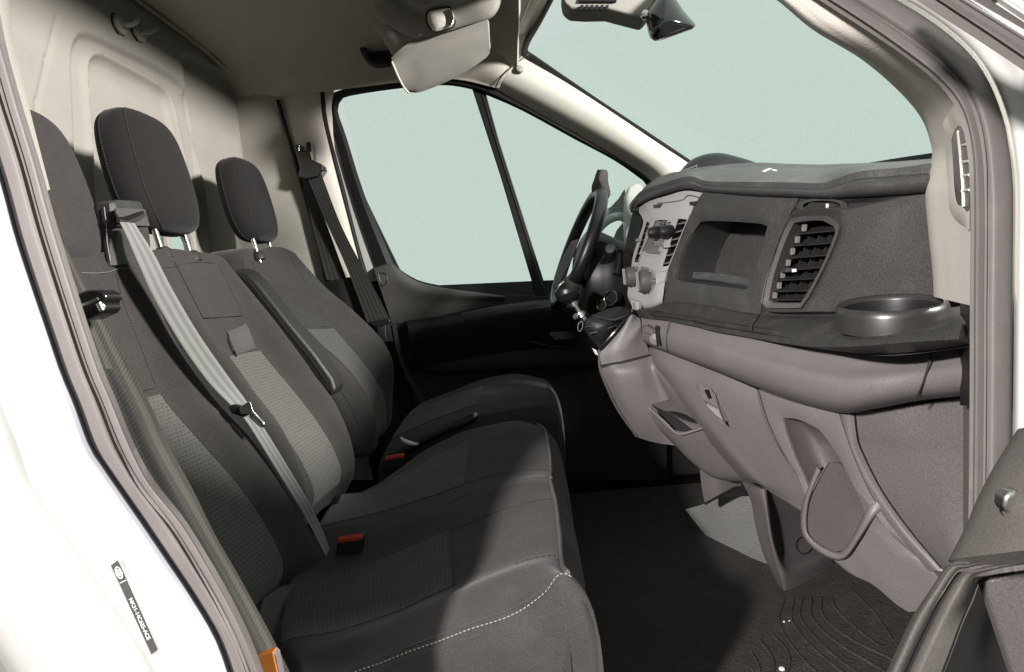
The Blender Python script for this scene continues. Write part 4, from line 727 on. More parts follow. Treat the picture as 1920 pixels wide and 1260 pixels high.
# ---- kick panel beside the door
kp = [[(1602, 773), (1660, 768), (1730, 757), (1814, 745)], [(1606, 810), (1680, 815), (1750, 812), (1815, 808)], [(1614, 840), (1690, 850), (1760, 855), (1817, 860)], [(1652, 917), (1715, 925), (1770, 935), (1818, 940)], [(1702, 989), (1745, 1000), (1785, 1010), (1819, 1020)], [(1765, 1065), (1785, 1075), (1805, 1085), (1820, 1095)]]
patch('kick_panel', [[D(x, y, .04 + .01 * i - (.012 if 0 < j < 3 else 0)) for j, (x, y) in enumerate(r)] for i, r in enumerate(kp)], M['dashkick'], da, .01)
patch('panel_edge', [[D(x - 30, y, .040 + .012 * i), D(x - 14, y - 2, .030 + .012 * i), D(x + 3, y, .042 + .011 * i)] for i, (x, y) in enumerate([(1600, 778), (1606, 820), (1618, 860), (1652, 922), (1702, 994), (1768, 1072)])], M['dashlow'], da, .008)
tube('kick_seam', [D(x, y, .034 + .010 * i) for i, (x, y) in enumerate([(1602, 772), (1606, 812), (1614, 842), (1652, 918), (1702, 990), (1765, 1066)])], .0011, M['rubber_dk'], da, 6, n=40)
patch('end_trim', [[D(1806, y, .03), D(1814, y, -.03), D(1828, y, -.08)] for y in (742, 860, 1000, 1090)], M['dashlow'], da, .006)
# ---- gear console
up = [[(1170, 603), (1186, 590), (1200, 597)], [(1142, 632), (1175, 622), (1205, 628)], [(1126, 662), (1165, 652), (1213, 648)], [(1127, 684), (1170, 676), (1218, 664)]]
gc = patch('console_top', [[W(x, y, 1.72 - .02 * (j == 1)) for j, (x, y) in enumerate(r)] for r in up], M['dashlow'], da, .02)
tube('console_groove', [W(1126, 687, 1.705), W(1170, 679, 1.685), W(1220, 666, 1.70)], .003, M['shelf'], gc, 6, n=20)
bx = [[(1127, 688, 1.72), (1150, 684, 1.69), (1190, 674, 1.69), (1219, 667, 1.70), (1236, 690, 1.66), (1262, 716, 1.60)], [(1132, 708, 1.72), (1156, 704, 1.68), (1196, 697, 1.67), (1224, 692, 1.68), (1248, 722, 1.64), (1282, 752, 1.58)], [(1152, 752, 1.73), (1174, 752, 1.69), (1212, 750, 1.68), (1246, 742, 1.68), (1272, 768, 1.64), (1315, 800, 1.57)], [(1178, 795, 1.74), (1200, 796, 1.71), (1232, 798, 1.70), (1270, 800, 1.68), (1300, 812, 1.64), (1345, 835, 1.57)], [(1196, 820, 1.75), (1214, 826, 1.74), (1240, 832, 1.73), (1268, 836, 1.70), (1310, 850, 1.66), (1380, 872, 1.57)]]
cb = patch('console_box', [[W(*p) for p in r] for r in bx], M['dashlow'], da, .02)
tube('console_edge', [W(1124, 655, 1.725), W(1125, 690, 1.72), W(1140, 730, 1.72), W(1160, 770, 1.73), W(1194, 818, 1.745)], .004, M['dashmid'], cb, 6, n=30)
pk = [[(1220, 758, 1.655), (1259, 747, 1.655), (1322, 798, 1.54)], [(1216, 766, 1.645), (1245, 790, 1.62), (1272, 812, 1.60)]]
prism('pocket_opening', [W(1222, 760, 1.65), W(1257, 749, 1.65), W(1320, 798, 1.535), W(1273, 811, 1.58)], (.0, .006, 0), M['rubber_dk'], cb, 0)
patch('pocket_inner', [[W(1224, 759, 1.645), W(1259, 748, 1.645)], [W(1262, 778, 1.60), W(1290, 772, 1.59)], [W(1298, 805, 1.55), W(1322, 799, 1.53)]], M['dashmid'], cb, .003)
patch('pocket_face', [[W(1216, 766, 1.63), W(1270, 813, 1.575), W(1327, 799, 1.53), W(1340, 812, 1.545)], [W(1232, 800, 1.65), W(1280, 832, 1.59), W(1338, 822, 1.545), W(1362, 850, 1.56)], [W(1268, 838, 1.67), W(1298, 862, 1.62), W(1355, 858, 1.57), W(1390, 882, 1.56)], [W(1312, 878, 1.68), W(1334, 893, 1.64), W(1375, 894, 1.60), W(1412, 900, 1.57)], [W(1330, 890, 1.70), W(1352, 900, 1.66), W(1385, 903, 1.63), W(1420, 906, 1.59)]], M['dashlow'], cb, .008)
tube('pocket_edge', [W(1217, 765, 1.625), W(1245, 790, 1.595), W(1271, 813, 1.568), W(1300, 808, 1.545), W(1326, 799, 1.522)], .0035, M['dashlow'], cb, 8, n=30)
# ---- console foot, bracket and footwell lining
ft = thing('console_foot', 'grey bracket foot under the dashboard standing on the floor', 'bracket', W(1475, 1112, 1.53))
FG = surf([[W(1392, 904, 1.60), W(1412, 912, 1.57), W(1435, 918, 1.55), W(1446, 918, 1.58), W(1510, 962, 1.66)], [W(1408, 940, 1.59), W(1424, 950, 1.56), W(1441, 958, 1.54), W(1454, 962, 1.60), W(1520, 985, 1.68)], [W(1416, 985, 1.58), W(1432, 992, 1.55), W(1448, 1004, 1.53), W(1462, 1006, 1.60), W(1535, 1010, 1.68)], [W(1430, 1036, 1.57), W(1444, 1042, 1.54), W(1458, 1044, 1.52), W(1474, 1040, 1.58), W(1542, 1026, 1.66)], [W(1446, 1072, 1.56), W(1456, 1076, 1.53), W(1468, 1076, 1.51), W(1492, 1068, 1.54), W(1550, 1040, 1.62)], [W(1463, 1106, 1.55), W(1469, 1112, 1.53), W(1476, 1112, 1.52), W(1510, 1094, 1.55), W(1566, 1060, 1.64)]])
slab('foot_front', FG, .012, M['dashmid'], ft)
tube('round_plug', [onsurf(FG, 1508 + 15 * math.cos(q), 1022 + 16 * math.sin(q), .002) for q in ang], .0013, M['rubber_dk'], ft, 6, True)
br_ = patch('bracket', [[W(1312, 880, 1.80), W(1350, 890, 1.78), W(1392, 905, 1.70)], [W(1316, 915, 1.80), W(1350, 912, 1.78), W(1388, 912, 1.72)], [W(1322, 945, 1.80), W(1350, 930, 1.78), W(1384, 912, 1.74)]], M['dashmid'], ft, .01)
tube('bracket_edge', [W(1322, 945, 1.79), W(1352, 928, 1.77), W(1386, 911, 1.73)], .004, M['rubber_dk'], ft, 6)
tn = patch('footwell_lining', [[W(1285, 955, 2.0), W(1320, 945, 1.96), W(1350, 934, 1.92), W(1405, 930, 1.86), W(1450, 930, 1.82)], [W(1320, 1000, 1.9), W(1345, 990, 1.87), W(1375, 980, 1.84), W(1418, 975, 1.80), W(1470, 975, 1.78)], [W(1370, 1060, 1.74), W(1392, 1048, 1.73), W(1410, 1040, 1.72), W(1440, 1036, 1.70), W(1490, 1030, 1.68)], [W(1420, 1125, 1.56), W(1440, 1118, 1.56), W(1455, 1114, 1.56), W(1490, 1108, 1.56), W(1540, 1100, 1.58)]], M['tunnel'], None, .01)
tag(tn, 'grey grained footwell lining sloping down behind the bracket foot', 'footwell lining')
# ---- rubber floor mat with ribs
fm = thing('floor_mat', 'dusty black rubber floor mat with curved ribs in the footwell', 'floor mat', WZ(1500, 1200, .01))
mp = [(1040, 1130), (1250, 1110), (1420, 1095), (1530, 1070), (1640, 1060), (1760, 1110), (1860, 1200), (1860, 1400), (1000, 1400)]
prism('mat_sheet', [(-.02, .70, .004), (.95, .70, .004), (.98, 1.5, .004), (.95, 2.40, .004), (-.02, 2.40, .004)], (0, 0, .008), M['matrub'], fm, .002)
ribs = [[(1488, 1122), (1486, 1165), (1530, 1220), (1600, 1275)], [(1505, 1121), (1502, 1160), (1548, 1215), (1625, 1275)], [(1522, 1120), (1524, 1160), (1570, 1205), (1660, 1260)], [(1540, 1120), (1544, 1155), (1590, 1195), (1680, 1240)], [(1560, 1120), (1570, 1145), (1608, 1180), (1650, 1212)], [(1470, 1124), (1462, 1170), (1505, 1235), (1560, 1285)], [(1600, 1110), (1640, 1150), (1668, 1190), (1675, 1202)], [(1448, 1190), (1476, 1220), (1480, 1250), (1460, 1285)], [(1424, 1200), (1448, 1232), (1450, 1260), (1440, 1290)], [(1408, 1220), (1424, 1252), (1424, 1280)]]
for r in ribs: tube('rib', [WZ(x, y, .0125) for x, y in r], .0026, M['matrub'], fm, 6, n=30)
for (x, y, s) in ((1466, 1255, .006), (1470, 1166, .0025), (1480, 1164, .002)):
    cr_ = lathe('crumb', WZ(x, y, .013), (0, 0, 1), [(s, 0), (s * .9, s * .5), (.0005, s * .7)], M['paper'], None, 8); tag(cr_, {.006: 'largest pale crumb on the rubber floor mat', .0025: 'small pale crumb on the mat, left of two close together', .002: 'small pale crumb on the mat, right of two close together'}[s], 'crumb', 'crumbs on the floor mat')
# ================================================================== STEERING WHEEL AND COLUMN
sw_ = thing('steering_wheel', 'black leather steering wheel with silver spokes', 'steering wheel', W(1090, 520, 2.08))
wc = W(1083, 468, 2.07); tl = math.radians(26); yw = math.radians(7)
wn = np.array((-math.cos(tl), 0, math.sin(tl))); wt = np.array((math.sin(tl), 0, math.cos(tl))); wyv = np.array((0, 1., 0))
wn2 = wn * math.cos(yw) - wyv * math.sin(yw); wyv = wyv * math.cos(yw) + wn * math.sin(yw); wn = wn2
RW = .196
rimP = [wc + RW * (math.cos(q) * wyv + math.sin(q) * wt) for q in np.linspace(0, 2 * math.pi, 97)[:-1]]
rim_o = tube('rim', rimP, .021, M['rimleather'], sw_, 16, True)
for q0 in (.35, 2.79, 3.7, 5.72):
    cq_ = wc + RW * (math.cos(q0) * wyv + math.sin(q0) * wt); tq = -math.sin(q0) * wyv + math.cos(q0) * wt
    lathe('rim_seam', cq_, tq, [(.0207, -.001), (.0217, 0), (.0207, .001)], M['black'], rim_o, 20, cap=False)
lathe('airbag_hub', wc - wn * .045, wn, [(.085, 0), (.083, .02), (.07, .036), (.045, .044), (.001, .047)], M['rimleather'], sw_, 36)
lathe('column_shroud', wc - wn * .2, wn, [(.07, 0), (.075, .06), (.08, .12), (.082, .155)], M['black'], sw_, 28)
for sgn in (-1, 1):
    for dz, nm in ((.0, 'spoke'), (-.75, 'spoke')):
        dr = sgn * wyv * math.cos(dz) + wt * math.sin(dz) ; sd = np.cross(dr, wn)
        rows = [[wc + dr * r - wn * off + sd * wd_ * s for s in (-1, 0, 1)] for r, off, wd_ in ((.05, .012, .028), (.11, .022, .02), (.165, .012, .016), (.19, .004, .015))]
        patch(nm, rows, M['silver'] if dz == 0 or sgn > 0 else M['black'], sw_, .012, 5, 4)
        if dz == 0: lathe('spoke_button', wc + dr * .115 - wn * .012, wn, [(.014, -.004), (.013, .004), (.001, .005)], M['black'], sw_, 16)
patch('spoke_trim', [[W(1084, 448, 2.13), W(1072, 452, 2.135)], [W(1076, 476, 2.12), W(1058, 476, 2.125)], [W(1064, 500, 2.11), W(1048, 500, 2.115)], [W(1052, 524, 2.10), W(1040, 526, 2.105)], [W(1044, 538, 2.10), W(1036, 538, 2.10)]], M['silver'], sw_, .008)
cl_ = thing('instrument_binnacle', 'black instrument binnacle and steering column behind the wheel', 'steering column', W(1140, 560, 1.95))
patch('binnacle', [[W(1096, 470, 2.02), W(1105, 456, 1.98), W(1128, 452, 1.96), W(1150, 462, 1.94), W(1172, 472, 1.90), W(1196, 478, 1.86)], [W(1086, 510, 2.0), W(1100, 500, 1.94), W(1128, 496, 1.92), W(1152, 500, 1.90), W(1174, 505, 1.86), W(1196, 508, 1.82)], [W(1084, 550, 2.0), W(1100, 546, 1.94), W(1128, 544, 1.92), W(1152, 545, 1.90), W(1174, 548, 1.86), W(1194, 548, 1.82)], [W(1078, 600, 2.02), W(1100, 596, 1.98), W(1128, 592, 1.95), W(1152, 588, 1.93), W(1176, 585, 1.89), W(1196, 580, 1.84)], [W(1075, 660, 2.08), W(1100, 660, 2.04), W(1128, 660, 2.0), W(1152, 660, 1.98), W(1176, 660, 1.94), W(1200, 660, 1.88)]], M['black'], cl_, .02)
patch('hood_side', [[W(1188, 390, 1.80), W(1198, 386, 1.77), W(1206, 388, 1.75)], [W(1181, 420, 1.82), W(1192, 418, 1.79), W(1203, 415, 1.76)], [W(1175, 445, 1.83), W(1186, 445, 1.80), W(1197, 444, 1.77)], [W(1170, 475, 1.84), W(1179, 476, 1.81), W(1190, 476, 1.78)]], M['black'], cl_, .012)
patch('hood_end', [[W(1190, 388, 1.76), W(1204, 376, 1.74), W(1220, 374, 1.72)], [W(1196, 402, 1.755), W(1206, 396, 1.74), W(1214, 392, 1.725)]], M['dashlow'], cl_, .008)
tube('stalk', [W(1120, 500, 1.97), W(1132, 490, 1.92), W(1145, 470, 1.86)], [.010, .011, .013], M['black'], cl_, 12, n=14)
lathe('stalk_knob', W(1145, 468, 1.85), (-.3, -1, .3), [(.014, -.02), (.0165, 0), (.014, .010), (.001, .012)], M['shelf'], cl_, 20)
tube('wiper_stalk', [W(1160, 478, 1.90), W(1160, 500, 1.87), W(1156, 515, 1.86)], [.008, .010, .012], M['black'], cl_, 10, n=12)
for x, y, r in ((1146, 559, .024), (1129, 572, .017)):
    c = W(x, y, 1.85); lathe('ignition_ring', c, (-.6, -.8, .2), [(r, -.02), (r, .002), (r * .88, .004), (r * .84, -.006), (.001, -.006)], M['gloss'], cl_, 28)
    u_ = np.cross((-.6, -.8, .2), (0, 0, 1.)); u_ /= np.linalg.norm(u_); v_ = np.cross((-.6, -.8, .2), u_); v_ /= np.linalg.norm(v_)
    tube('ring_edge', [c + np.array((-.6, -.8, .2)) * .004 + r * .92 * (u_ * math.cos(q) + v_ * math.sin(q)) for q in np.linspace(0, 4.6, 30)], .0012, M['steel'], cl_, 5)
cg = thing('dark_lump', 'crumpled dark brown cloth on top of the steering wheel', 'lump', W(1128, 350, 2.08))  # dark blur of unknown kind, built as a crumpled solid
rows = []
for y, x0, x1, Y in ((318, 1121, 1138, 2.06), (326, 1117, 1141, 2.05), (338, 1113, 1141, 2.04), (350, 1110, 1142, 2.05), (362, 1112, 1144, 2.06), (369, 1134, 1144, 2.07)):
    rows.append([W(x0 + (x1 - x0) * s + random.uniform(-1, 1), y + random.uniform(-1, 1), Y - .02 * math.sin(math.pi * s) + random.uniform(-.006, .006)) for s in (0, .2, .4, .6, .8, 1)])
patch('lump_fold', rows, M['lump'], cg, .02, 4, 4, 70)
# ================================================================== GEAR LEVER
gv = thing('gear_lever', 'black gear lever with chrome collar and leather boot', 'gear lever', W(1130, 640, 1.76))
kb = [W(1046, 548, 1.74), W(1050, 536, 1.74), W(1058, 530, 1.74), W(1064, 540, 1.74), W(1069, 552, 1.74), W(1074, 566, 1.74)]
tube('knob', [W(1057, 524, 1.74), W(1058, 526, 1.74), W(1060, 532, 1.74), W(1063, 542, 1.74), W(1067, 553, 1.74), W(1073, 566, 1.74)], [.006, .022, .036, .038, .032, .018], M['rimleather'], gv, 20, n=30)
tube('knob_trim', [W(1046, 556, 1.725), W(1045, 545, 1.715), W(1050, 534, 1.71), W(1058, 528, 1.71)], .0035, M['chrome'], gv, 8, n=20)
tube('shaft', [W(1073, 565, 1.74), W(1084, 582, 1.74), W(1096, 600, 1.74)], .0085, M['chrome'], gv, 14)
tube('collar', [W(1074, 567, 1.74), W(1078, 573, 1.74)], .0145, M['steel'], gv, 18)
tube('reverse_ring', [W(1086, 586, 1.74), W(1091, 593, 1.74)], [.013, .016], M['chrome'], gv, 18)
c = W(1081, 593, 1.72); lathe('ring_lug', c, (-.6, -1, 0), [(.008, -.006), (.008, .006), (.001, .007)], M['chrome'], gv, 14)
tube('tag_ring', [W(1088, 612, 1.70) + .012 * np.array((math.cos(q) * .6, 0, math.sin(q) + .5 * math.cos(q))) for q in ang], .0018, M['chrome'], gv, 6, True)
bt = [[(1092, 603, 1.74), (1098, 599, 1.715), (1104, 596, 1.72), (1112, 590, 1.76)], [(1094, 614, 1.73), (1104, 608, 1.70), (1122, 596, 1.70), (1140, 579, 1.76)], [(1100, 625, 1.73), (1114, 618, 1.69), (1140, 604, 1.69), (1164, 575, 1.76)], [(1110, 638, 1.73), (1124, 632, 1.695), (1150, 614, 1.70), (1178, 580, 1.76)], [(1124, 652, 1.73), (1134, 640, 1.71), (1158, 614, 1.715), (1183, 588, 1.75)]]
patch('boot', [[W(*p) for p in r] for r in bt], M['leather'], gv, .01, 7, 7)
for q in ([(1110, 590), (1128, 596), (1150, 600), (1176, 590)], [(1098, 612), (1122, 612), (1148, 606)], [(1104, 626), (1128, 620), (1156, 610)]):
    tube('boot_crease', [W(x, y, 1.692) for x, y in q], [.001, .004, .004, .001], M['leather'], gv, 8, n=16)
tube('boot_frame', [W(1125, 655, 1.715), W(1135, 642, 1.705), W(1160, 614, 1.70), W(1180, 592, 1.72), W(1184, 582, 1.75)], .005, M['gloss'], gv, 8, n=30)
prism('side_clip', ppoly([(1110, 652), (1119, 657), (1123, 668), (1116, 664)], 1.73), (0, .01, 0), M['print'], gv, .002)
# ================================================================== SEATS
def seat_back(name, cols, m, parent, nr=7, nc=6):
    """cols: list of columns (near to far), each a list of world points top->bottom; closed round the back and capped"""
    C = np.array(cols)                       # C x R x 3
    top = C.mean(0)[0]
    bdx = np.array((-.085, 0, .0))
    back = [C[-1] + bdx + (0, -.03, 0), C[0] + bdx + (0, .03, 0)]
    L = np.concatenate([C, back]).transpose(1, 0, 2)        # R x (C+2) x 3
    L = cr1(L, nr)
    n = L.shape[1]; E = np.concatenate([L[:, -2:], L, L[:, :3]], 1)
    S = cr1(E.transpose(1, 0, 2), nc).transpose(1, 0, 2)[:, 2 * nc:2 * nc + n * nc]
    loops = []
    c0, c1 = S[0].mean(0), S[-1].mean(0)
    for s, up in ((.55, .030), (.8, .024), (.93, .014)): loops.append(c0 + (S[0] - c0) * s + (0, 0, up))
    loops += list(S)
    for s, up in ((.93, -.012), (.7, -.02)): loops.append(c1 + (S[-1] - c1) * s + (0, 0, up))
    loft(name, loops, m, parent, True, True, 75)
    return cr1(C.transpose(1, 0, 2), nr), S
def mirror(col, Yc, dX=0.0, dYw=0.0): return [np.array((p[0] + dX, 2 * Yc - p[1] + dYw, p[2])) for p in col]
def panel_on(name, C, c0, c1, v0, v1, m, parent, lift=.0022, nu=10):
    """thin fabric panel following columns c0..c1 of a back surface C (R x cols x 3) between rows v0..v1"""
    A = C[v0:v1 + 1, c0:c1 + 1]; A = cr1(A.transpose(1, 0, 2), nu).transpose(1, 0, 2)
    n = grid_normals(A); 
    if n[..., 0].mean() < 0: n = -n
    return slab(name, A + n * lift, .004, m, parent, 75), A + n * lift
def headrest(parent, c, h=.285, wd=.26, dp=.105, tilt=.2, m=None, posts=True):
    m = m or M['fabric_dk']; loops = []; K = 48
    prof = [(0, .25, .25), (.015, .5, .5), (.05, .72, .74), (.12, .86, .88), (.25, .97, .97), (.42, 1.0, 1.0), (.6, .985, .99), (.76, .94, .95), (.88, .85, .86), (.95, .70, .70), (.985, .5, .48), (1, .28, .25)]
    P_ = cr1(np.array(prof), 4)
    for v, sw__, sd__ in P_:
        z = (v - .5) * h; L_ = []
        for j in range(K):
            q = 2 * math.pi * j / K; e = .62
            cx = math.copysign(abs(math.cos(q)) ** e, math.cos(q)) * dp / 2 * sd__; cy = math.copysign(abs(math.sin(q)) ** e, math.sin(q)) * wd / 2 * sw__
            cx -= .012 * (cy / (wd / 2)) ** 2 * (1 if cx > 0 else 0)
            x = cx * math.cos(tilt) - z * math.sin(tilt); zz_ = z * math.cos(tilt) + cx * math.sin(tilt); L_.append(np.array(c) + (x, cy, zz_))
        loops.append(L_)
    hr = loft('headrest', loops, m, parent, True, True, 80)
    LL = np.array(loops)
    for jj in (K - 6, K - 13):
        Ps = LL[4:-5, jj % K]; stitch('seam_stitching', Ps + (0.001, -.001, 0), M['thread_dk'], hr, .004, .0025, .0008)
    if posts:
        for s in (-1, 1):
            b = np.array(c) + (.5 * h * math.sin(tilt) - .005, s * .058, -.5 * h * math.cos(tilt) + .01)
            tube('post', [b + (0, 0, .03), b + (.022, 0, -.085)], .0075, M['chrome'], hr, 12)
            lathe('post_guide', b + (.019, 0, -.056), (-.2, 0, 1), [(.02, -.02), (.019, 0), (.013, .007), (.008, .008)], M['shelf'], hr, 16)
    return hr
# ---------------- double passenger bench
bs = thing('bench_seat', 'charcoal fabric double passenger bench seat with two headrests', 'seat', W(1000, 1250, 1.2))
YcN = 1.075
i3 = [W(x, y, 1.18) for x, y in [(213, 505), (232, 575), (262, 650), (300, 740), (375, 830), (441, 905), (490, 974), (522, 1035), (528, 1075), (505, 1125)]]
c4 = [W(x, y, 1.262) for x, y in [(258, 502), (290, 562), (328, 642), (397, 743), (470, 822), (518, 890), (568, 974), (610, 1040), (604, 1074), (575, 1092)]]
g5 = [p + np.array((-.055, .024, -.004)) for p in c4]
colsN = [mirror(g5, YcN), mirror(c4, YcN), mirror(i3, YcN), [(a_ + b_) / 2 + np.array((-.004, 0, 0)) for a_, b_ in zip(mirror(i3, YcN), i3)], i3, [a_ * .45 + b_ * .55 + np.array((.022, 0, 0)) for a_, b_ in zip(i3, c4)], c4, g5]
CN, SN = seat_back('backrest_near', colsN, M['fabric'], bs)
bkn = [o for o in bs.children if o.name.startswith('backrest')][0]; bkn.name = 'backrest'
ins, An = panel_on('woven_insert', CN, 2, 4, 21, 62, M['weave'], bkn)
pnl, Ap = panel_on('upper_panel', CN, 2, 4, 1, 20, M['fabric'], bkn)
for A_ in (An, Ap): 
    for jj in (-1,): stitch('seam_stitching', A_[:, jj] + (.001, 0, 0), M['thread_dk'], bkn, .004, .003, .0007)
YcM = 1.485
i3m = [W(x, y, 1.58) for x, y in [(405, 492), (428, 538), (455, 592), (482, 650), (513, 691), (558, 745), (596, 796), (625, 845), (638, 885), (628, 922)]]
c4m = [W(x, y, 1.655) for x, y in [(424, 500), (465, 545), (512, 600), (560, 662), (590, 705), (625, 752), (648, 802), (660, 850), (658, 890), (642, 922)]]
g5m = [p + np.array((-.055, .024, -.004)) for p in c4m]
colsM = [mirror(g5m, YcM), mirror(c4m, YcM), mirror(i3m, YcM), [(a_ + b_) / 2 + np.array((-.004, 0, 0)) for a_, b_ in zip(mirror(i3m, YcM), i3m)], i3m, [a_ * .4 + b_ * .6 + np.array((.018, 0, 0)) for a_, b_ in zip(i3m, c4m)], c4m, g5m]
CM, SM = seat_back('backrest_mid', colsM, M['fabric'], bs)
bkm = [o for o in bs.children if o.name.startswith('backrest_mid')][0]; bkm.name = 'backrest'
ins, Am = panel_on('woven_insert', CM, 2, 4, 22, 60, M['weave'], bkm)
pnl, Ap = panel_on('upper_panel', CM, 2, 4, 1, 14, M['fabric'], bkm)
for A_ in (Ap[:, -1], Ap[-1], Am[0]): stitch('seam_stitching', A_ + (.001, 0, 0), M['thread_dk'], bkm, .004, .003, .0007)
os_ = lambda x, y, l=.003: onsurf(SM, x, y, l, 120)
patch('tray_strap', [[os_(427, 622, .002), os_(442, 616, .002), os_(461, 607, .002)], [os_(431, 634, .012), os_(448, 628, .012), os_(468, 619, .010)], [os_(440, 655, .012), os_(456, 649, .012), os_(476, 642, .010)], [os_(445, 667, .004), os_(460, 660, .004), os_(480, 652, .003)]], M['dashmid'], bkm, .006)
tube('strap_gap', [os_(425, 622, .001), os_(434, 640, .001), os_(443, 668, .001)], .0022, M['rubber_dk'], bkm, 6, n=12)
# dark filler between the two backs
prism('centre_gusset', [np.array((-.90, 1.28, .90)), np.array((-.56, 1.28, .30)), np.array((-.66, 1.28, .24)), np.array((-1.0, 1.28, .88))], (0, .03, 0), M['fabric_dk'], bs, .004)
# top edge seam of the backs
def along(S, pts, lift=.003, n=40): return [onsurf(S, x, y, lift) for x, y in resample(cr1(pts, 5), n)]
stitch('top_stitching', along(SN, [(152, 511), (180, 512), (204, 510), (222, 504), (256, 502)]), M['thread'], bkn, .004, .002, .0008, .001)
stitch('top_stitching', along(SM, [(302, 502), (325, 500), (345, 495), (380, 491), (404, 494)]), M['thread_dk'], bkm, .004, .002, .0008, .001)
headrest(bs, W(82, 345, 1.08) + np.array((-.03, 0, 0)), .30, .26, .11, .2, M['fabric'])
headrest(bs, W(284, 328, 1.45), .295, .262, .112, .17)
# recliner flaps below the backs
prism('recliner_cover', [W(495, 1120, 1.10), W(532, 1098, 1.16), W(588, 1087, 1.20), W(592, 1104, 1.20), W(560, 1160, 1.14), W(524, 1222, 1.06), W(470, 1220, 1.0)], (-.03, .02, -.01), M['dashmid'], bs, .004)
prism('recliner_cover', [W(640, 926, 1.56), W(682, 922, 1.58), W(672, 950, 1.56), W(645, 1000, 1.50), W(612, 1000, 1.48)], (-.03, .02, -.01), M['dashmid'], bs, .004)
# belt guide tower between the headrests
q = lambda x, y, Y: W(x, y, Y)
def tower(Yn, Yf):
    lv = [((181, 386), (209, 381), (266, 384)), ((183, 402), (210, 400), (272, 402)), ((186, 440), (212, 440), (280, 434)), ((187, 460), (208, 466), (283, 455)), ((190, 496), (209, 498), (286, 490))]
    loops = []
    for (b_, f_, r_) in lv:
        B, F_, R_ = W(*b_, Yn), W(*f_, Yn), W(*r_, Yf); BF = R_ + (B - F_)
        c_ = [B, B * .15 + F_ * .85, F_ * .93 + R_ * .07 + (.004, 0, 0), F_ * .5 + R_ * .5 + (.004, 0, 0), F_ * .07 + R_ * .93 + (.004, 0, 0), R_ + (-.012, 0.002, 0), BF]
        loops.append(c_)
    top_ = np.array(loops[0]); cc_ = top_.mean(0); loops = [cc_ + (top_ - cc_) * .86 + (0, 0, .007), cc_ + (top_ - cc_) * .96 + (0, 0, .004)] + loops
    return loops
gt = loft('belt_guide', tower(1.17, 1.285), M['dash'], bs, True, True, 40)
gp = [W(213, 391, 1.165), W(268, 393, 1.275), W(277, 424, 1.275), W(218, 424, 1.165)]
slab('guide_plate', np.array([[gp[0], gp[1]], [gp[3], gp[2]]]) + (.006, -.002, 0), .003, M['dashmid'], gt)
tube('guide_slot', [W(217, 400, 1.155), W(222, 410, 1.16), W(236, 412, 1.19), W(252, 406, 1.22), W(268, 398, 1.25)], [.003, .006, .007, .006, .003], M['rubber_dk'], gt, 8, n=24)
tube('guide_lip', [W(222, 414, 1.155), W(238, 417, 1.18), W(256, 411, 1.215), W(270, 403, 1.245)], .004, M['dash'], gt, 8, n=20)
tube('guide_seam', [W(195, 388, 1.166), W(199, 420, 1.166), W(201, 455, 1.166), W(207, 490, 1.166)], .0012, M['dashlow'], gt, 5, n=16)
# ---------------- cushions
def cushion(name, cols, m, parent, front=(.03, -.045), drop=.30, nearw=True, nr=6, nc=6):
    """cols: (Y, pixels rear->front) near to far"""
    C = np.array([[W(x, y, Y) for x, y in pts] for Y, pts in cols]).transpose(1, 0, 2)   # R x C
    R0, Cn = C.shape[:2]
    fr_rows = [C[-1] + (.022, 0, -.014), C[-1] + (.040, 0, -.05), C[-1] + (.048, 0, -.13), C[-1] + (.040, 0, -.23), C[-1] + (.02, 0, -drop)]
    rr_rows = [C[0] + (-.06, 0, -.05), C[0] + (-.03, 0, -.012)]
    G_ = np.concatenate([rr_rows, C, fr_rows])
    def side(col, s): return [col + (0, s * .012, -.012), col + (0, s * .022, -.05), col + (0, s * .024, -.14), col + (0, s * .018, -drop + .02)]
    near, far = G_[:, 0], G_[:, -1]
    nf = np.concatenate([np.zeros(2), np.linspace(.8, 1, R0), np.ones(5)])
    GG = np.concatenate([np.array(side(near, -1))[::-1].transpose(1, 0, 2), G_, np.array(side(far, 1)).transpose(1, 0, 2)], 1)
    # keep lower front corners from folding: round them
    for k in range(4):
        s_ = (4 - k) / 4
        for kk, cref in ((k, 0), (GG.shape[1] - 1 - k, -1)):
            side_z = GG[R0 + 1, kk, 2] - G_[R0 + 1, cref, 2]
            GG[R0 + 2:, kk, 0] -= .028 * s_
            GG[R0 + 2:, kk, 2] = np.minimum(G_[R0 + 2:, cref, 2] - .002 * s_, G_[R0 + 1, cref, 2] + side_z)
    S = surf(GG, nr, nc); R_, C_, _ = S.shape
    nn = grid_normals(S); nn = nn if nn[..., 2].mean() > 0 else -nn
    for i in range(R_):
        for j in range(C_):
            q_ = Vector(S[i, j]); S[i, j] += nn[i, j] * (.0028 * mnoise.noise(q_ * 13) + .0016 * mnoise.noise(Vector((q_.x * 9, q_.y * 40, q_.z * 40))))
    Fc = [(i * C_ + j, i * C_ + j + 1, (i + 1) * C_ + j + 1, (i + 1) * C_ + j) for i in range(R_ - 1) for j in range(C_ - 1)]
    bd_ = [j for j in range(C_)] + [i * C_ + C_ - 1 for i in range(1, R_)] + [(R_ - 1) * C_ + j for j in range(C_ - 2, -1, -1)] + [i * C_ for i in range(R_ - 2, 0, -1)]
    Fc.append(tuple(bd_))
    o = mesh(name, S.reshape(-1, 3), Fc, m, parent, grid_uv(S), 80); return o, S, nr, nc
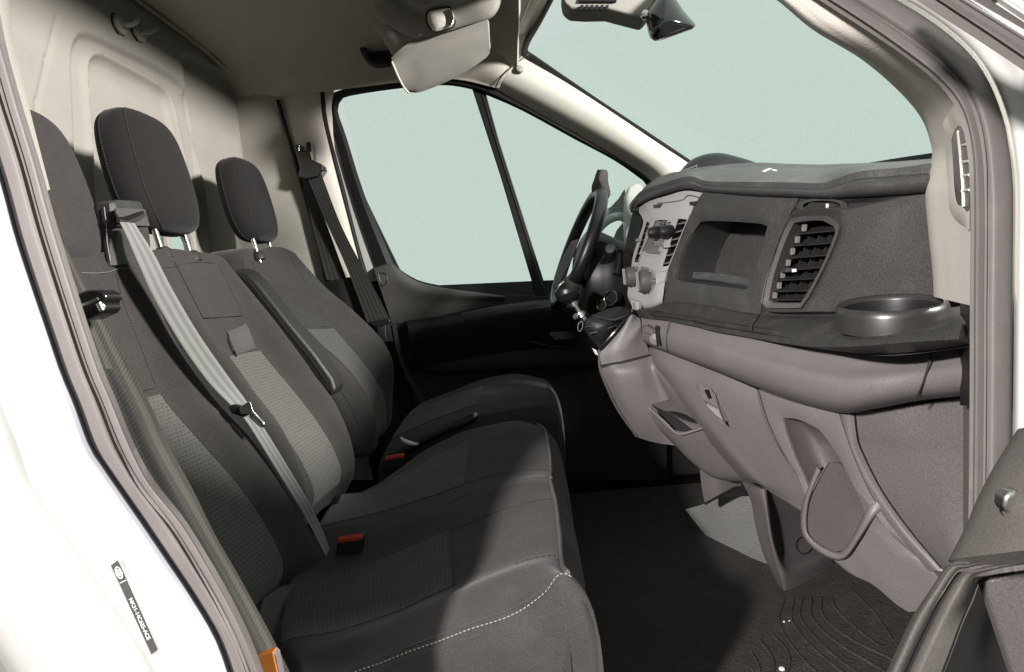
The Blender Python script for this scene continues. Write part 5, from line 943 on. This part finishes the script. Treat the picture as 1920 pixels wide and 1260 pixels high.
near_cols = [(.86, [(590, 1285), (680, 1255), (780, 1218), (880, 1182), (960, 1152), (1020, 1114), (1052, 1078)]),
             (.925, [(590, 1240), (660, 1202), (760, 1158), (860, 1116), (940, 1084), (1000, 1063), (1044, 1062)]),
             (1.0, [(560, 1195), (650, 1180), (745, 1146), (838, 1104), (918, 1072), (985, 1047), (1040, 1038)]),
             (1.10, [(560, 1135), (645, 1122), (740, 1092), (834, 1053), (912, 1022), (980, 996), (1036, 986)]),
             (1.2, [(570, 1078), (650, 1064), (740, 1038), (830, 1002), (905, 970), (975, 948), (1030, 938)]),
             (1.285, [(600, 1018), (670, 1003), (755, 978), (840, 948), (910, 920), (970, 904), (1022, 900)])]
mid_cols = [(1.295, [(604, 1012), (674, 997), (757, 973), (842, 943), (910, 917), (972, 902), (1022, 899)]),
            (1.36, [(615, 985), (682, 970), (762, 946), (846, 918), (912, 895), (975, 882), (1024, 880)]),
            (1.48, [(630, 955), (697, 936), (776, 904), (853, 874), (917, 850), (975, 838), (1020, 838)]),
            (1.60, [(642, 940), (707, 912), (784, 872), (857, 838), (920, 812), (974, 800), (1014, 806)]),
            (1.675, [(655, 936), (716, 902), (790, 850), (860, 814), (920, 797), (966, 790), (1000, 796)])]
cu, SC, nr_, nc_ = cushion('cushion', near_cols, M['fabric'], bs, drop=.33)
cm, SCm, _, _ = cushion('cushion', mid_cols, M['fabric'], bs, drop=.33)
# woven panels on the cushions, stitching and piping   (grid columns: 4 side + cols ; rows: 2 + 7 + 5)
def sub(S, r0, r1, c0, c1, lift):
    n = grid_normals(S); n = n if n[..., 2].mean() > 0 else -n; A = S + n * lift
    return A[int(round(r0 * nr_)):int(round(r1 * nr_)) + 1, int(round(c0 * nc_)):int(round(c1 * nc_)) + 1]
slab('woven_insert', sub(SC, 1, 5.1, 6, 8, .002), .004, M['weave_shade'], cu, 75)
slab('woven_insert', sub(SCm, 1, 5.3, 5, 7, .002), .004, M['weave_shade'], cm, 75)
stitch('edge_stitching', sub(SC, 2.2, 8.6, 3.98, 4.02, .001)[:, 0], M['thread'], cu, .0045, .0022, .001)
tube('edge_piping', sub(SC, 2.2, 8.6, 4.2, 4.3, -.0015)[:, 0], .003, M['fabric'], cu, 8)
stitch('panel_stitching', sub(SC, 4.6, 8.4, 8, 8.1, .001)[:, 0], M['thread_dk'], cu, .005, .003, .0008)
stitch('panel_stitching', sub(SC, 6.6, 8.4, 5.9, 6, .001)[:, 0], M['thread_dk'], cu, .005, .003, .0008)
tube('front_piping', sub(SC, 8.35, 8.45, 4.0, 8.95, .003)[0], .0042, M['dashmid'], cu, 8)
tube('front_piping', sub(SCm, 8.35, 8.45, 4.2, 7.95, .003)[0], .0038, M['dashmid'], cm, 8)
stitch('panel_stitching', sub(SCm, 4.6, 8.4, 5, 5.1, .001)[:, 0], M['thread_dk'], cm, .005, .003, .0008)
tube('insert_seam', sub(SC, 5.1, 5.15, 6, 8, .0025)[0], .0014, M['thread_dk'], cu, 5)
box('seat_base', (-.25, 1.26, .055), (.22, 0, 0), (0, .40, 0), (0, 0, .05), M['rubber_dk'], bs, .01)
# buckles of the bench
def buckle(x, y, Y, parent, ang_=0., L=.036, red=True):
    c = W(x, y, Y); u = np.array((1, 0, .06)); d = np.array((-.25, 0, -1.)); d /= np.linalg.norm(d)
    b_ = box('buckle', c + d * .016 + (0, .008, 0), u * L / 2 * 1.1, (0, .009, .003), d * .017, M['black'], parent, .004)
    box('buckle_button', c - d * .001, u * L / 2, (0, .005, .002), d * .0045, M['red'] if red else M['print'], b_, .002); return b_
buckle(657, 1010, 1.22, bs, L=.052); buckle(740, 857, 1.70, bs, L=.054)
# ---------------- driver seat
ds = thing('bucket_seat', 'charcoal driver seat with folded up armrest and woven centre stripe', 'seat', W(1000, 900, 2.05))
YcD = 2.06
cN = [W(x, y, 1.90) for x, y in [(470, 484), (487, 532), (522, 578), (568, 612), (600, 645), (640, 680), (674, 722), (694, 758), (704, 792), (708, 830)]]
cS = [W(x, y, 1.865) for x, y in [(452, 480), (462, 528), (500, 590), (548, 640), (585, 676), (622, 712), (652, 752), (670, 790), (680, 822), (690, 850)]]
iR = [W(x, y, 2.15) for x, y in [(538, 474), (567, 523), (600, 580), (622, 612), (640, 634), (670, 668), (698, 705), (716, 735), (722, 765), (724, 800)]]
cF = [W(x, y, 2.245) for x, y in [(560, 484), (608, 536), (650, 572), (680, 600), (702, 622), (722, 647), (737, 680), (738, 712), (736, 745), (734, 785)]]
iL = [p * np.array((1, 0, 1)) + np.array((-.03, 1.965, 0)) for p in cN]; 
colsD = [[p + np.array((-.05, -.012, 0)) for p in cS], cS, cN, iL, [(a_ + b_) / 2 + np.array((-.004, 0, 0)) for a_, b_ in zip(iL, iR)], iR, cF, [p + np.array((-.06, .03, 0)) for p in cF]]
CD, SD = seat_back('backrest', colsD, M['fabric'], ds)
bkd = ds.children[0]
ins, Ad = panel_on('woven_insert', CD, 3, 5, 22, 62, M['weave_blue'], bkd)
pnl, Ap = panel_on('upper_panel', CD, 2, 5, 1, 21, M['fabric'], bkd)
for P__ in (CD[1:, 2], Ap[:, -1], Ad[0], CD[1:, 1]): stitch('seam_stitching', P__ + (.004, -.002, 0), M['thread_dk'], bkd, .004, .003, .0008)
headrest(ds, W(466, 378, 2.06), .285, .245, .112, .17)
ar = prism('armrest', ppoly([(431, 509), (444, 505), (463, 512), (485, 534), (539, 603), (586, 660), (622, 711), (629, 732), (621, 745), (604, 728), (539, 646), (475, 556), (446, 522)], 1.775), (.012, .055, .006), M['leather'], ds, .010, 4)
stitch('seam_stitching', [W(x, y, 1.772) for x, y in [(446, 512), (470, 530), (532, 610), (580, 668), (615, 718)]], M['thread_dk'], ar, .004, .003, .0008)
drv_cols = [(1.86, [(742, 842), (800, 810), (860, 788), (920, 772), (978, 763), (1022, 758)]), (1.93, [(752, 815), (806, 790), (866, 768), (923, 752), (980, 742), (1022, 740)]), (2.05, [(770, 785), (822, 766), (876, 748), (928, 734), (983, 724), (1022, 724)]), (2.16, [(786, 764), (836, 747), (886, 730), (935, 716), (985, 708), (1018, 712)]), (2.235, [(800, 752), (846, 734), (903, 712), (955, 702), (992, 704), (1010, 712)])]
cd_, SCd, _, _ = cushion('cushion', drv_cols, M['fabric'], ds, drop=.33)
slab('woven_insert', sub(SCd, 1, 4.5, 5, 7, .002), .004, M['weave_shade'], cd_, 75)
tube('front_piping', sub(SCd, 7.35, 7.45, 4.2, 7.9, .0)[0], .003, M['thread_dk'], cd_, 8)
box('seat_base', (-.25, 2.06, .055), (.22, 0, 0), (0, .2, 0), (0, 0, .05), M['rubber_dk'], ds, .01)
# ---------------- handbrake
hbk = thing('handbrake', 'black handbrake lever with steel button between the seats', 'handbrake', W(770, 840, 1.79))
tube('lever', [W(742, 858, 1.80), W(790, 828, 1.79), W(850, 800, 1.78), W(890, 782, 1.78)], [.016, .014, .014, .016], M['black'], hbk, 14, n=30)
lathe('button', W(893, 779, 1.78), (.9, 0, .45), [(.009, -.01), (.009, .006), (.001, .008)], M['steel'], hbk, 14)
tube('bracket_plate', [W(751, 820, 1.745), W(758, 826, 1.745), W(775, 832, 1.745), W(784, 832, 1.745)], [.003, .006, .006, .003], M['print'], hbk, 8, n=16)
# ================================================================== SEAT BELTS
b1 = thing('seat_belt', 'pale grey middle seat belt with steel tongue across the bench', 'seat belt', W(618, 1050, 1.24), 'seat belts')
Lb = [(224, 416, 1.15), (236, 440, 1.16), (262, 500, 1.17), (290, 560, 1.185), (340, 645, 1.20), (390, 715, 1.215), (438, 765, 1.225), (463, 792, 1.23), (515, 875, 1.235), (570, 965, 1.238), (610, 1042, 1.24), (616, 1066, 1.245)]
Rb = [(252, 418, 1.175), (262, 434, 1.18), (290, 478, 1.19), (322, 540, 1.205), (372, 625, 1.22), (424, 700, 1.235), (462, 752, 1.245), (486, 788, 1.25), (538, 872, 1.255), (590, 962, 1.255), (620, 1035, 1.258), (624, 1064, 1.26)]
ribbon('webbing', [W(*p) for p in Lb], [W(*p) for p in Rb], M['belt_lt'], b1, .0016, 90, 10)
prism('tongue_cover', ppoly([(426, 762), (436, 758), (466, 768), (470, 776), (452, 782), (432, 776)], 1.222), (0, .02, 0), M['black'], b1, .005, 3)
prism('tongue_plate', ppoly([(448, 765), (466, 752), (470, 756), (474, 770), (496, 793), (497, 799), (490, 800), (464, 776), (452, 776)], 1.216), (0, .003, 0), M['steel'], b1, .0012)
tube('tongue_loop', [W(x, y, 1.214) for x, y in [(470, 774), (480, 780), (495, 795), (491, 800), (478, 790), (468, 780)]], .0022, M['chrome'], b1, 6, n=24)
b2 = thing('seat_belt', 'dark olive seat belt beside the door seal in the foreground', 'seat belt', W(500, 1250, .74), 'seat belts')
Ln = [(85, 440, .72), (118, 535, .72), (140, 600, .72), (168, 690, .72), (196, 760, .72), (228, 836, .72), (264, 908, .72), (326, 986, .72), (378, 1072, .72), (420, 1152, .72), (455, 1232, .72), (472, 1275, .72)]
Rn = [(112, 436, .74), (165, 541, .74), (197, 599, .745), (248, 694, .75), (286, 767, .755), (317, 837, .76), (358, 911, .76), (402, 1000, .76), (440, 1066, .76), (492, 1160, .76), (524, 1221, .76), (548, 1270, .76)]
ribbon('webbing', [W(*p) for p in Ln], [W(*p) for p in Rn], M['belt_dk'], b2, .0016, 90, 10)
L2_ = [(x + 12, y, .70) for x, y, _ in Ln[3:]]; R2_ = [(x * .45 + u * .55 + 4, y * .45 + v * .55, .71) for (x, y, _), (u, v, _) in zip(Ln[3:], Rn[3:])]
ribbon('lap_webbing', [W(*p) for p in L2_], [W(*p) for p in R2_], M['belt_bk'], b2, .0016, 90, 10)
prism('tongue_grip', ppoly([(140, 552), (160, 544), (182, 543), (196, 550), (200, 560), (193, 568), (197, 580), (190, 588), (160, 602), (148, 590)], .695), (0, .03, 0), M['gloss'], b2, .007, 4)
tube('tongue_pin', [W(186, 568, .69), W(192, 582, .69)], .0035, M['steel'], b2, 10)
tube('tongue_edge', [W(152, 572, .692), W(168, 568, .69), W(184, 560, .69)], .002, M['steel'], b2, 8)
b3 = thing('seat_belt', 'black driver seat belt hanging from the door pillar', 'seat belt', W(730, 650, 2.38), 'seat belts')
ribbon('webbing', [W(x, y, 2.385) for x, y in [(575, 330), (609, 411), (649, 500), (689, 607), (697, 640)]], [W(x, y, 2.375) for x, y in [(602, 326), (640, 424), (684, 509), (731, 600), (742, 640)]], M['belt_bk'], b3, .0016, 60, 10)
ribbon('return_webbing', [W(x, y, 2.42) for x, y in [(566, 335), (585, 420), (612, 525)]], [W(x, y, 2.415) for x, y in [(580, 335), (612, 420), (650, 525)]], M['belt_bk'], b3, .0016, 40, 10)
prism('height_adjuster', ppoly([(550, 272), (562, 269), (562, 282), (572, 282), (572, 266), (582, 265), (586, 300), (604, 308), (606, 318), (596, 332), (574, 336), (558, 332), (562, 312)], 2.37), (0, .05, 0), M['gloss'], b3, .006, 3)
tube('slider_pin', [W(583, 285, 2.365), W(586, 300, 2.365)], .003, M['steel'], b3, 8)
prism('tongue_cover', ppoly([(690, 603), (728, 597), (733, 604), (716, 612), (700, 612)], 2.36), (0, .02, 0), M['black'], b3, .004)
prism('tongue_plate', ppoly([(706, 612), (722, 608), (724, 634), (712, 638)], 2.365), (0, .004, 0), M['steel'], b3, .001)
ribbon('lap_webbing', [W(x, y, 2.37) for x, y in [(735, 610), (750, 680), (790, 758)]], [W(x, y, 2.37) for x, y in [(742, 606), (758, 680), (800, 752)]], M['belt_bk'], b3, .0016, 40, 6)
tg = thing('wooden_tag', 'orange brown tag at the foot of the near seat belt', 'tag', W(505, 1255, .70))
prism('tag_block', ppoly([(478, 1234), (492, 1228), (511, 1223), (520, 1262), (520, 1290), (478, 1290)], .69), (0, .012, 0), M['wood'], tg, .001)
prism('tag_side', ppoly([(511, 1223), (517, 1228), (530, 1290), (520, 1290)], .692), (0, .012, 0), M['dashlow'], tg, .001)
